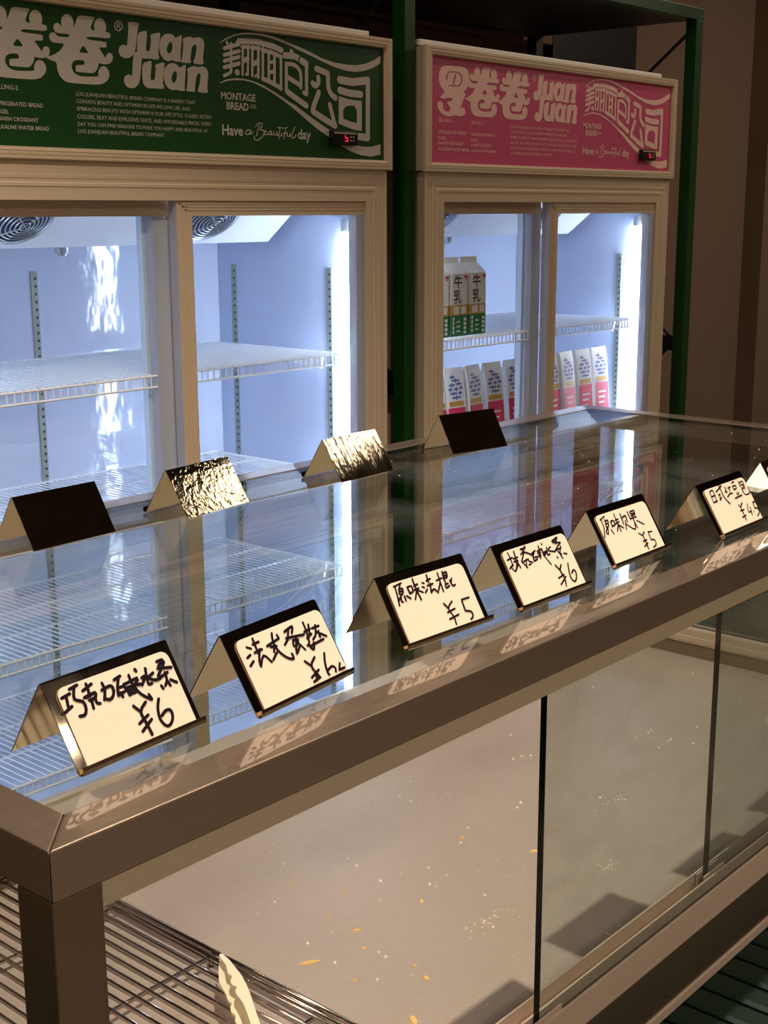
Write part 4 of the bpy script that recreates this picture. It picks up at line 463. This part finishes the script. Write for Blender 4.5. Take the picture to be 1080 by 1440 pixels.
# ============================================================ CRUMBS AND FLAKES
def blob(rx, ry, rz, seed, mm, name):
    rnd = random.Random(seed); q = MB(); n_ = 7
    top = []; bot = []
    for i in range(n_):
        t = 2 * math.pi * i / n_; k = rnd.uniform(0.6, 1.15)
        bot.append((rx * k * math.cos(t), ry * k * math.sin(t), 0)); top.append((rx * 0.75 * k * math.cos(t), ry * 0.75 * k * math.sin(t), rz * rnd.uniform(0.6, 1.2)))
    q.add(bot + top + [(0, 0, rz * 1.3)], [tuple(range(n_ - 1, -1, -1))] + [(i, (i + 1) % n_, n_ + (i + 1) % n_, n_ + i) for i in range(n_)] + [(n_ + i, n_ + (i + 1) % n_, 2 * n_) for i in range(n_)])
    return q.mesh(name, mm)
ZD = -0.4018
fsz = [(.0095, .0022), (.0035, .003), (.008, .003), (.004, .0015), (.003, .0014), (.003, .002), (.003, .002), (.0025, .001), (.0025, .0012), (.0022, .0014), (.002, .0012), (.002, .0012), (.0018, .001), (.006, .0025)]
flab = ['long golden pastry flake on the deck beside the wire rack', 'small folded golden flake on the deck left of the front door edge', 'broad golden flake at the bottom edge of the picture on the deck',
        'thin reddish crust sliver lying diagonally in the middle of the deck', 'tiny curved golden sliver below the reddish crust sliver', 'flat golden flake on the deck right of the centre', 'pale crumb cluster near the top of the deck under the head rail',
        'small golden flake in the left part of the deck', 'small pointed golden flake left of the deck centre', 'small forked flake above the long golden flake', 'small golden flake just under the head rail shadow', 'round golden crumb above the folded flake', 'oval golden crumb between the long and the folded flake', 'orange flake on the deck touching the edge line of the front glass door']
for i, (x, y) in enumerate(FLAKES):
    me = blob(fsz[i][0] * 1.35, fsz[i][1] * 1.35, 0.0012, 30 + i, CRUMB, 'pastry_flake')
    o = link('pastry_flake', me); o.location = (x, y, ZD); o.rotation_euler = (0, 0, random.Random(i).uniform(-0.9, 0.9) if i else -0.55)
    tag(o, flab[i], 'crumb', 'pastry flakes on the deck')
q = MB(); rnd = random.Random(3)
cs = [(x, y, rnd.uniform(.0006, .0016)) for x, y in CRUMBS]
for k in range(150):
    cs.append((rnd.uniform(0.45, 1.5), rnd.uniform(0.06, 0.55), rnd.uniform(.0003, .0008)))
for cx, cy in ((0.66, 0.2), (0.85, 0.16), (1.0, 0.25), (0.72, 0.08)):
    for k in range(22): cs.append((rnd.gauss(cx, .02), max(0.05, rnd.gauss(cy, .008)), rnd.uniform(.0003, .001)))
for x, y, r in cs:
    r *= 1.35
    q.add([(x - r, y - r, ZD), (x + r, y - r * .6, ZD), (x + r * .5, y + r, ZD), (x - r * .6, y + r * .8, ZD), (x, y, ZD + r * 1.2)], [(0, 1, 4), (1, 2, 4), (2, 3, 4), (3, 0, 4), (3, 2, 1, 0)])
tag(q.build('bread_crumbs', CRUMB_W), 'fine pale bread crumbs scattered over the steel deck', 'crumbs', kind='stuff')

q = MB(); rnd = random.Random(11)
for k in range(70):
    x, y = rnd.uniform(0.85, 1.52), rnd.uniform(0.1, 0.63); r = rnd.uniform(.0004, .0011); z = -0.00075
    q.add([(x - r, y - r, z), (x + r, y - r * .6, z), (x + r * .5, y + r, z), (x - r * .6, y + r * .8, z), (x, y, z + r * .5)], [(0, 1, 4), (1, 2, 4), (2, 3, 4), (3, 0, 4), (3, 2, 1, 0)])
tag(q.build('dust_specks', CRUMB_W), 'tiny pale specks of dust on the glass top towards its far end', 'specks', kind='stuff')

# ============================================================ LABEL HOLDERS (tent signs)
TW, TD, TH, TT = 0.106, 0.031, 0.0515, 0.0009
SL_L = math.hypot(TD, TH)
def tent_mesh(mm, seed=0, wave=0.0, name='bent_plate'):
    """inverted-V sheet with a rolled lip on the front foot; local x along the ridge, front foot at y=0"""
    prof = []
    lip = [(-0.0036, 0.0062), (-0.0044, 0.0042), (-0.0042, 0.0018), (-0.0028, 0.0006), (-0.0008, 0.0006)]
    prof += lip
    nseg = 6
    for i in range(nseg + 1):
        t = i / nseg; prof.append((TD * t, 0.0009 + (TH - 0.001) * t))
    prof.append((TD + 0.0012, TH + 0.0002))
    for i in range(1, nseg + 1):
        t = i / nseg; prof.append((TD + 0.0012 + TD * t, TH * (1 - t) + 0.0005))
    n_ = len(prof); nx = 10
    rnd = random.Random(seed)
    q = MB(); V_ = []
    nrm = []
    for i in range(n_):
        a = prof[max(i - 1, 0)]; b_ = prof[min(i + 1, n_ - 1)]
        dx, dz = b_[0] - a[0], b_[1] - a[1]; L_ = math.hypot(dx, dz); nrm.append((-dz / L_, dx / L_))
    for side in (0, 1):
        for j in range(nx + 1):
            for i in range(n_):
                y, z = prof[i]; k = (0.5 if side else -0.5) * TT
                wv = wave * math.sin(j * 1.3 + seed) * math.sin(i * 0.9) if 5 < i < n_ - 1 else 0
                V_.append((TW * j / nx, y + nrm[i][0] * (k + wv), z + nrm[i][1] * (k + wv)))
    S_ = (nx + 1) * n_
    F_ = []
    for j in range(nx):
        for i in range(n_ - 1):
            a = j * n_ + i
            F_.append((a, a + n_, a + n_ + 1, a + 1)); F_.append((S_ + a, S_ + a + 1, S_ + a + n_ + 1, S_ + a + n_))
    for j in range(nx):
        for i in (0, n_ - 1):
            a = j * n_ + i; F_.append((a, S_ + a, S_ + a + n_, a + n_))
    for i in range(n_ - 1):
        for j in (0, nx):
            a = j * n_ + i; F_.append((a, a + 1, S_ + a + 1, S_ + a))
    q.add(V_, F_)
    return q.mesh(name, mm, 0, False)
eU = Vector((1, 0, 0)); eV = Vector((0, TD, TH)).normalized(); eN = Vector((0, -TH, TD)).normalized()
BASE = Vector((0, 0, 0.0009))
def rounded(u0, u1, v0, v1, r, corners=(0, 1, 2, 3)):
    P_ = []
    for ci, (cx, cy, a0) in enumerate(((u0 + r, v0 + r, 180), (u1 - r, v0 + r, 270), (u1 - r, v1 - r, 0), (u0 + r, v1 - r, 90))):
        if ci in corners:
            for k in range(5):
                t = math.radians(a0 + k * 22.5); P_.append((cx + r * math.cos(t), cy + r * math.sin(t)))
        else:
            P_.append(((u0, u1, u1, u0)[ci], (v0, v0, v1, v1)[ci]))
    return P_
def card_mesh(u0, u1, v0, v1):
    P_ = rounded(u0, u1, v0, v1, 0.006, (2, 3)); n_ = len(P_); q = MB()
    lo_ = BASE + eN * 0.0007; hi = BASE + eN * 0.0012
    V_ = [lo_ + eU * a + eV * b_ for a, b_ in P_] + [hi + eU * a + eV * b_ for a, b_ in P_]
    q.add(V_, [tuple(range(n_ - 1, -1, -1)), tuple(range(n_, 2 * n_))] + [(i, (i + 1) % n_, n_ + (i + 1) % n_, n_ + i) for i in range(n_)])
    return q.mesh('price_card', CARD)
ZG = -0.0007
meta = {'f1': ((0.0075, 0.1015, 0.0015, 0.0535), 'steel tent sign with a handwritten card marked 6, leftmost of the front row'),
        'f2': ((0.0085, 0.104, 0.0015, 0.0525), 'steel tent sign with a handwritten card, second from left in the front row'),
        'f3': ((0.0075, 0.100, 0.0015, 0.0525), 'steel tent sign with a card marked 5, third from left in the front row'),
        'f4': ((0.008, 0.1035, 0.0015, 0.0525), 'steel tent sign with crowded handwriting above a 6, fourth from left in the front row'),
        'f5': ((0.007, 0.1015, 0.0015, 0.0525), 'steel tent sign with a card marked 5, fifth from left in the front row'),
        'f6': ((0.0085, 0.1035, 0.003, 0.0525), 'steel tent sign with a card priced 4.5 near the right edge')}
TM = {k: tent_mesh(MIRROR, s_, 0) for k, s_ in (('a', 1),)}
for k, H_ in HW.items():
    t = empty('label_holder', (H_['pos'][0], H_['pos'][1], ZG + 0.0006), math.radians(H_['ang']))
    tag(t, meta[k][1], 'sign', 'price signs along the front of the counter')
    link('bent_plate', TM['a'], t)
    u0, u1, v0, v1 = meta[k][0]
    sx = 1.0
    if k == 'f6':
        sx = 0.93; t.scale = (1, 1, 1)
    cdm = link('price_card', card_mesh(u0, u1, v0, v1), t)
    F_ = Flat(BASE + eN * 0.00135, eU, eV)
    for s_ in H_['st']:
        F_.stroke([(min(a * sx, u1 - 0.001), max(b_, 0.005)) for a, b_ in s_], H_['w'] * 0.9)
    F_.build('handwriting', INK, cdm)
t = empty('label_holder', (1.032, 0.060, ZG + 0.0006), math.radians(3)); tag(t, 'steel tent sign cut by the right edge of the picture', 'sign', 'price signs along the front of the counter')
link('bent_plate', TM['a'], t); link('price_card', card_mesh(0.008, 0.103, 0.0015, 0.0525), t)
# back row: plain backs face the camera (lip on the far side)
BK = [((0.3717, 0.5532), 2.6, MIRROR, 0, 'blank dark polished tent sign, leftmost of the back row'),
      ((0.568, 0.5456), 7.5, MIRROR_DENT, 0, 'blank hammered-looking tent sign, second of the back row'),
      ((0.8254, 0.551), 3.4, MIRROR_WAVE, 0, 'blank rippled polished tent sign, third of the back row'),
      ((1.0721, 0.5674), -9.5, MIRROR, 0, 'blank dark polished tent sign, rightmost of the back row')]
for (x, y), a_, mm, wv, lab in BK:
    t = empty('label_holder', (x, y, ZG + 0.0006), math.radians(a_))
    tag(t, lab, 'sign', 'blank signs along the back of the counter')
    o = link('bent_plate', tent_mesh(mm, int(x * 10), wv), t)
    o.rotation_euler = (0, 0, math.pi); o.location = (TW, 2 * TD + 0.0012, 0)

# ============================================================ FRIDGES
YF = 1.629
def frame_strip(mb, x0, x1, z0, z1, w_, y, steps, lap=0.0):
    """ribbed mitred picture-frame profile; steps = [(inset fraction, protrusion)]"""
    for i in range(len(steps) - 1):
        a, pa = steps[i]; b_, pb = steps[i + 1]
        o1 = (x0 + a * w_, x1 - a * w_, z0 + a * w_, z1 - a * w_); o2 = (x0 + b_ * w_, x1 - b_ * w_, z0 + b_ * w_, z1 - b_ * w_)
        def rect(q, p_): return [(q[0], y - p_, q[2]), (q[1], y - p_, q[2]), (q[1], y - p_, q[3]), (q[0], y - p_, q[3])]
        V_ = rect(o1, pa) + rect(o2, pb)
        mb.add(V_, [(j, (j + 1) % 4, 4 + (j + 1) % 4, 4 + j) for j in range(4)])
def wire_shelf(x0, x1, y0, y1, z):
    q = MB(); n_ = int((x1 - x0) / 0.018); zb = z - 0.027
    for i in range(n_ + 1):
        x = x0 + (x1 - x0) * i / n_
        q.cyl((x, y0, z), (x, y1, z), 0.0016, 4, caps=False)
        q.cyl((x, y0 - 0.001, z), (x, y0 - 0.001, zb), 0.0019, 4, caps=False)
    for y, zz, r in ((y0, z - 0.003, .0026), (y0, zb, .0026), (y0 + 0.15, z - 0.003, .0025), (y0 + 0.3, z - 0.003, .0025), (y1, z, .0026)):
        q.cyl((x0, y, zz), (x1, y, zz), r, 6)
    for x in (x0, x1): q.cyl((x, y0, z - 0.002), (x, y1, z - 0.002), 0.0026, 6)
    return q.mesh('wire_shelf', WIRE_WHITE)
def make_fridge(dx, panel, word, label, sc=1.0, off=0.0, ext=0.0):
    f = empty('display_fridge', (1.55 + dx, 1.93, FL)); tag(f, label, 'fridge')
    ox, oy, oz = -1.55, -1.93, -FL
    def part(mb, name, mm, bevel=0, smooth=False, parent=None):
        o = mb.build(name, mm, parent or f, bevel, smooth)
        if parent is None: o.location = (ox, oy, oz)
        return o
    # cabinet
    XL, XR = 0.932 - ext, 2.168; Y0, Y1 = 1.645, 2.235; IL, IR = 0.99 - ext, 2.10; IB = 2.186; ZB, ZTp = -0.98, 0.43
    q = MB(); q.box(XL, IL - 0.003, Y0, Y1, ZB, ZTp); q.box(IR + 0.003, XR, Y0, Y1, ZB, ZTp); q.box(IL - 0.003, IR + 0.003, IB + 0.003, Y1, ZB, ZTp)
    q.box(IL - 0.003, IR + 0.003, Y0, IB + 0.003, 0.40, ZTp); q.box(XL, XR, Y0, Y1, FL + 0.05, ZB)
    for x in (XL + 0.06, XR - 0.06):
        for y in (Y0 + 0.06, Y1 - 0.06): q.cyl((x, y, FL), (x, y, FL + 0.06), 0.025, 12)
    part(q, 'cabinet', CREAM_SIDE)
    q = MB(); q.box(IL, IR, IB, IB + 0.003, ZB, 0.40); part(q, 'back_liner', LINER)
    q = MB(); q.box(IL - 0.003, IL, Y0 + 0.04, IB, ZB, 0.40); part(q, 'side_liner', LINER_SIDE)
    q = MB(); q.box(IR, IR + 0.003, Y0 + 0.04, IB, ZB, 0.40); part(q, 'side_liner', LINER_SIDE)
    q = MB(); q.box(IL, IR, Y0 + 0.04, IB, ZB, ZB + 0.004); q.box(IL, IR, Y0 + 0.04, IB, 0.397, 0.40); part(q, 'floor_liner', LINER_SIDE)
    # header
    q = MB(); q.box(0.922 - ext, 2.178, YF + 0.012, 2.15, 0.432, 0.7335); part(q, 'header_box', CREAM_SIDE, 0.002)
    q = MB(); frame_strip(q, 0.920 - ext, 2.180, 0.430, 0.736, 0.024, YF + 0.012, [(0, 0), (0, 0.010), (0.08, 0.013), (0.3, 0.013), (0.34, 0.011), (0.38, 0.013), (0.6, 0.013), (0.64, 0.011), (0.68, 0.013), (0.9, 0.012), (1.0, 0.0015)])
    part(q, 'header_frame', CREAM)
    q = MB(); q.box(0.943 - ext, 2.157, YF + 0.0085, YF + 0.0115, 0.453, 0.713); hp_ = part(q, 'header_panel', panel)
    q = MB(); q.box(0.93 - ext, 2.13, YF + 0.03, 2.1, 0.7365, 0.752); part(q, 'top_lid', WHITE_LID, 0.003)
    # lettering
    F_ = Flat((0.954 + off, YF + 0.0079, 0.454), (sc, 0, 0), (0, 0, 1))
    def lp(a): return [[((u - 0.047) / 0.9605 if PINKREL else u, v) for u, v in l] for l in a]
    for i, L_ in enumerate(POLYS):
        PINKREL = (i == 2)
        F_.poly(lp(L_))
    for P_, w_ in STROKES: F_.stroke(P_, w_, smooth=len(P_) > 3)
    for t_, u, v, u1_ in TEXTS:
        if 0 < u < 0.18 and u > 0.1: u = 0.117; F_.text(t_, u, v, width=max(0.02, u1_ - u) if u1_ - u > 0.02 else 0.0068 * len(t_), height=None, bold=0.01)
        elif u < 0.1: F_.text(t_, u - 0.047, v, height=None, width=0.0068 * len(t_), bold=0.01)
        else: F_.text(t_, u, v, width=u1_ - u, bold=0.0 if u < 0.5 else 0.025)
    F_.build('header_lettering', word, hp_)
    # thermostat
    q = MB(); q.box(0.954 + off + 1.007 * sc, 0.954 + off + 1.095 * sc, YF - 0.004, YF + 0.0075, 0.484, 0.516); th_ = part(q, 'thermostat', DARK, 0.0015)
    F_ = Flat((0.954 + off + 1.007 * sc, YF - 0.0043, 0.484), (1, 0, 0), (0, 0, 1))
    F_.rect(0.006, 0.082, 0.0255, 0.0285, 1)
    F_.stroke([(0.044, 0.022), (0.044, 0.016), (0.052, 0.016), (0.052, 0.009), (0.044, 0.009)], 0.0016, 0, False)
    for u in (0.062, 0.071):
        for v in (0.011, 0.019): F_.stroke([(u, v), (u + 0.003, v)], 0.003, 1)
    F_.build('readout', [RED_LED, CREAM], th_)
    # fixed front frame
    q = MB(); frame_strip(q, XL - 0.002, XR + 0.002, -0.99, 0.4315, 0.0755, 1.645, [(0, 0), (0, 0.004), (0.02, 0.006), (0.12, 0.006), (0.14, 0.0045), (0.36, 0.0045), (0.38, 0.007), (0.46, 0.007), (0.48, 0.0055), (0.56, 0.0055), (0.58, 0.0075), (0.66, 0.0075), (0.68, 0.0055), (1.0, 0.0055), (1.0, -0.05)])
    part(q, 'front_frame', CREAM)
    # doors
    def door(x0, x1, y, wl, wr, z1, trim):
        d = empty('sliding_door'); d.parent = f; d.location = (ox, oy, oz)
        z0 = -0.925
        q = MB()
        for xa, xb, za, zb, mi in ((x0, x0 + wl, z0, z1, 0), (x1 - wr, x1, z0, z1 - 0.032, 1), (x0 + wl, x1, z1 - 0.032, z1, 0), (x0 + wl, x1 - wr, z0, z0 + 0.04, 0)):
            q.box(xa, xb, y, y + 0.026, za, zb, mi)
        q.box(x0 - 0.0008, x0, y + 0.001, y + 0.026, z0, z1, 1)  # thin skin giving the stile's left face its cooler lit colour
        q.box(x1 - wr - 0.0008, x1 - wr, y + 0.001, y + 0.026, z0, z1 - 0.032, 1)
        for k in range(3):
            xa = x0 + wl * (0.15 + 0.2 * k)
            q.box(xa, xa + 0.004, y - 0.0015, y - 0.0002, z0 + 0.004, z1 - 0.004 - 0.003 * k)
            za = z1 - 0.032 * (0.15 + 0.2 * k) - 0.003
            q.box(xa, x1 - 0.004, y - 0.0015, y - 0.0002, za, za + 0.003)
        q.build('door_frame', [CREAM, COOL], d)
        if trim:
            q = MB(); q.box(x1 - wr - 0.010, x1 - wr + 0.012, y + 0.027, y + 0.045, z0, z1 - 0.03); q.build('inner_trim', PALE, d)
        q = MB(); q.box(x0 + wl - 0.003, x1 - wr + 0.003, y + 0.012, y + 0.017, z0 + 0.035, z1 - 0.028)
        for i in range(6): q.m[i] = 0 if i in (2, 4) else 1
        q.build('glass_pane', [GLASS_FR, TUBE2], d)
        return d
    door(1.5015, 2.103, 1.6455, 0.042, 0.039, 0.356, False)
    door(0.99 - ext, 1.5095, 1.682, 0.05, 0.042, 0.356, True)
    # evaporator cover with fans
    q = MB(); xe0, xe1 = 1.02 - ext, 2.06
    sec = [(1.80, 0.395), (1.80, 0.372), (1.948, 0.257), (2.10, 0.257), (2.10, 0.395)]
    q.prism(sec, 0, xe0, xe1); ev = part(q, 'evaporator_cover', EVAP, 0.003)
    sl = Vector((0, 0.148, -0.115)).normalized(); nn = Vector((0, -0.115, -0.148)).normalized()
    for xc in (1.275, 1.805):
        c = Vector((xc, 1.873, 0.3155)) + nn * 0.0015
        q = MB()
        q.cyl(c - nn * 0.0012, c + nn * 0.0004, 0.07, 28, 1)
        for k in range(7): q.ring(c + nn * (0.014 - 0.0016 * k), Vector((1, 0, 0)), sl, 0.012 + 0.0098 * k, 0.0014, 30, 4, 0)
        for k in range(4):
            t_ = math.pi / 4 + math.pi / 2 * k; d = Vector((1, 0, 0)) * math.cos(t_) + sl * math.sin(t_)
            q.cyl(c + nn * 0.014, c + d * 0.072 + nn * 0.003, 0.0017, 5)
        fo = part(q, 'evaporator_fan', [FANM, FAND])
    q = MB(); q.cyl((1.44, 1.97, 0.2565), (1.44, 1.97, 0.243), 0.016, 14); q.cyl((1.44, 1.97, 0.243), (1.44, 1.97, 0.237), 0.010, 14)
    part(q, 'drain_fitting', FANM)
    # led tubes
    for xx in (2.085, 1.003 - ext):
        q = MB(); q.cyl((xx, 1.702, -0.90), (xx, 1.702, 0.283), 0.0125, 14); tu = part(q, 'led_tube', TUBE, 0, True)
        q = MB(); q.cyl((xx, 1.702, 0.284), (xx, 1.702, 0.315), 0.0115, 14); q.cyl((xx, 1.702, -0.925), (xx, 1.702, -0.901), 0.0115, 14)
        q.build('tube_cap', TUBE2, tu)
    # standards
    ST = MB(); ST.box(-0.009, 0.009, -0.003, 0.0, -0.95, 0.195)
    for k in range(60): ST.box(0.0, 0.006, -0.0036, -0.0029, 0.175 - 0.0185 * k, 0.181 - 0.0185 * k, 1)
    me = ST.mesh('shelf_standard', [STD, SLOT])
    for x, y, rz in ((1.508, IB, 0), (1.10, IB, 0), (2.0, IB, 0)):
        if x == 2.0: continue
        o = link('shelf_standard', me, f); o.location = (ox + x, oy + y, oz)
    for y in (1.772, 2.124):
        o = link('shelf_standard', me, f); o.location = (ox + IR, oy + y, oz); o.rotation_euler = (0, 0, -math.pi / 2)
        o = link('shelf_standard', me, f); o.location = (ox + IL, oy + y, oz); o.rotation_euler = (0, 0, math.pi / 2)
    SH = wire_shelf(1.03 - ext, 2.045, 1.69, 2.15, -0.010)
    for z in (-0.010, -0.31, -0.555, -0.825):
        o = link('wire_shelf', SH, f); o.location = (ox, oy, oz + z + 0.010)
    # brackets
    for z in (-0.010, -0.31, -0.555, -0.825):
        q = MB(); q.prism([(1.75, z - 0.006), (2.05, z - 0.006), (2.05, z - 0.02), (1.76, z - 0.045)], 0, 2.052, 2.056); part(q, 'shelf_bracket', WIRE_WHITE)
    return f
make_fridge(0.0, GREEN_P, WORD_G, 'wide glass-door fridge with dark green header, empty white shelves', ext=0.12)
make_fridge(1.391, PINK_P, WORD_P, 'glass-door fridge with bright pink header and milk on its shelves', 0.9605, 0.047)

# ============================================================ MILK CARTONS
def lettering(flat, items, name, mm, parent): pass
def carton():
    t = empty('milk_carton'); W, D, H, G = 0.074, 0.07, 0.172, 0.2
    q = MB(); h = W / 2
    q.box(-h, h, 0, D, 0, H)
    q.add([(-h, 0, H), (h, 0, H), (h, D, H), (-h, D, H), (-h, D / 2 - .001, G), (h, D / 2 - .001, G), (h, D / 2 + .001, G), (-h, D / 2 + .001, G)],
          [(0, 1, 5, 4), (3, 7, 6, 2), (0, 4, 7, 3), (1, 2, 6, 5), (4, 5, 6, 7)])
    q.box(-h, h, D / 2 - 0.0015, D / 2 + 0.0015, G - 0.001, G + 0.016)
    bd = q.build('carton_body', MILKW, t)
    F_ = Flat((0, -0.0003, 0), (1, 0, 0), (0, 0, 1))
    F_.rect(-h, h, 0.0, 0.058, 1); F_.rect(-h, h, 0.058, 0.086, 2)
    F_.O = Vector((0, -0.0006, 0))
    F_.rect(-0.026, 0.0, 0.062, 0.082, 0); F_.rect(0.008, 0.030, 0.062, 0.082, 0)
    F_.text('牛', -0.024, 0.132, height=0.036, bold=0.02, mi=3); F_.text('乳', -0.026, 0.090, height=0.038, bold=0.012, mi=3)
    F_.stroke([(0.024, 0.163), (0.034, 0.163)], 0.006, 4); F_.stroke([(0.029, 0.163), (0.029, 0.154)], 0.004, 4)
    for k in range(4): F_.rect(-0.030, -0.022, 0.008 + 0.012 * k, 0.017 + 0.012 * k, 0)
    for k in range(3): F_.rect(-0.012, 0.004, 0.012 + 0.013 * k, 0.016 + 0.013 * k, 0)
    for k in range(4): F_.rect(0.02, 0.032, 0.006 + 0.012 * k, 0.014 + 0.012 * k, 0)
    F_.build('carton_print', [MILKW, MILKG, GOLD, BLACKP, REDM], bd)
    F_ = Flat((-h - 0.0003, D, 0), (0, -1, 0), (0, 0, 1)); F_.rect(0, D, 0, 0.058, 0); F_.rect(0, D, 0.058, 0.086, 1)
    F_.build('carton_print', [MILKG, GOLD], bd)
    return t
lc = ['milk carton on the upper shelf partly hidden by the pink fridge door frame', 'milk carton with black characters, middle of three on the upper shelf', 'milk carton with black characters, rightmost of three on the upper shelf']
mc = carton()
for i, x in enumerate((2.489, 2.574, 2.659)):
    o = mc if i == 0 else copy_tree(mc)
    o.location = (x, 1.725, -0.0083); o.rotation_euler = (0, 0, 0)
    tag(o, lc[i], 'carton', 'milk cartons on the upper shelf')
# ============================================================ MILK POUCHES
def pouch():
    t = empty('milk_pouch'); W, D, H = 0.078, 0.055, 0.208
    q = MB(); N = 8; V_ = []
    for j in range(N + 1):
        v = j / N; d = D * (1 - v) ** 0.6 if v < 1 else 0.0
        d = max(d, 0.003); hw = W / 2 * (1.0 if v > 0.1 else 0.94 + 0.6 * v) * (1 - 0.035 * math.sin(v * math.pi))
        V_ += [(-hw, D / 2 - d / 2, H * v), (hw, D / 2 - d / 2, H * v), (hw, D / 2 + d / 2, H * v), (-hw, D / 2 + d / 2, H * v)]
    F_ = [(0, 3, 2, 1), tuple(4 * N + i for i in range(4))]
    for j in range(N):
        for i in range(4): F_.append((4 * j + i, 4 * j + (i + 1) % 4, 4 * j + 4 + (i + 1) % 4, 4 * j + 4 + i))
    q.add(V_, F_); bd = q.build('pouch_body', POUCHW, t)
    # print follows the sloping front
    def yv(v): return D / 2 - max(D * (1 - v) ** 0.6, 0.003) / 2 - 0.0006
    q = MB()
    def patch(u0, u1, z0, z1, mi, lift=0.0, n_=4):
        for k in range(n_):
            a = z0 + (z1 - z0) * k / n_; b_ = z0 + (z1 - z0) * (k + 1) / n_
            q.add([(u0, yv(a / H) - lift, a), (u1, yv(a / H) - lift, a), (u1, yv(b_ / H) - lift, b_), (u0, yv(b_ / H) - lift, b_)], [(0, 1, 2, 3)], mi)
    patch(-0.035, 0.035, 0.005, 0.096, 0); patch(-0.030, 0.030, 0.100, 0.114, 1)
    for k, (u0, u1, z) in enumerate(((-0.02, 0.0, 0.180), (-0.012, 0.018, 0.170), (-0.026, -0.002, 0.158), (0.004, 0.026, 0.160), (-0.03, -0.012, 0.146), (-0.006, 0.012, 0.146), (0.016, 0.03, 0.148), (-0.024, 0.006, 0.134), (0.010, 0.026, 0.134), (-0.016, 0.02, 0.122))):
        patch(u0, u1, z, z + 0.005, 2, 0.0002, 1); patch((u0 + u1) / 2 - 0.002, (u0 + u1) / 2 + 0.002, z - 0.004, z + 0.009, 2, 0.0002, 1)
    for k in range(3): patch(-0.02, 0.02 - 0.006 * k, 0.062 - 0.017 * k, 0.068 - 0.017 * k, 3, 0.0003, 1)
    o = link('pouch_print', q.mesh('pouch_print', [PINKB, GOLD, BLUEP, MILKW]), bd)
    return t
mp_ = pouch()
px_ = [2.508, 2.586, 2.68, 2.772, 2.875, 3.078, 3.166, 3.257, 3.353]
pl = ['white and pink milk pouch beside the left door frame of the pink fridge', 'white and pink milk pouch, second from the left on the lower shelf', 'white and pink milk pouch, third from the left on the lower shelf', 'white and pink milk pouch, fourth from the left on the lower shelf',
      'white and pink milk pouch half hidden by the middle door post', 'white and pink milk pouch just right of the middle door post', 'white and pink milk pouch in the right door, second from the post', 'white and pink milk pouch in the right door, third from the post', 'white and pink milk pouch nearest the bright light tube']
for i, x in enumerate(px_):
    o = mp_ if i == 0 else copy_tree(mp_)
    o.location = (x, 1.732, -0.3083); o.rotation_euler = (0, 0, random.Random(i).uniform(-0.12, 0.12))
    tag(o, pl[i], 'pouch', 'milk pouches on the lower shelf')

# ============================================================ GREEN STORAGE RACK
sr = empty('storage_rack', (2.2, 2.0, FL)); tag(sr, 'tall dark green steel rack standing around both fridges', 'rack')
def sp(mb, name, mm, bevel=0.0015):
    o = mb.build(name, mm, sr, bevel); o.location = (-2.2, -2.0, -FL); return o
for x0, x1 in ((2.262, 2.303), (3.735, 3.778), (0.68, 0.72)):
    q = MB(); q.box(x0, x1, 1.66, 1.70, FL, 0.935); sp(q, 'post', RACK_G)
    q = MB(); q.box(x0, x1, 2.29, 2.33, FL, 0.935); sp(q, 'post', RACK_K)
    xm = (x0 + x1) / 2
    for z0, z1 in ((0.90, 0.43), (-0.11, 0.40), (-0.11, -0.62), (-1.2, -0.65)):
        q = MB(); q.cyl((xm, 1.70, z0), (xm, 2.29, z1), 0.006, 8); sp(q, 'brace', RACK_K, 0)
    q = MB(); q.box(xm - 0.008, xm + 0.008, 1.70, 2.29, -0.14, -0.09); sp(q, 'side_bar', RACK_K)
for y0, mm in ((1.66, RACK_G), (2.29, RACK_K)):
    q = MB(); q.box(0.68, 3.778, y0, y0 + 0.04, 0.9355, 0.972); sp(q, 'beam', mm)
q = MB(); q.box(0.68, 3.778, 1.7005, 2.2895, 0.94, 0.958); sp(q, 'top_board', RACK_K)
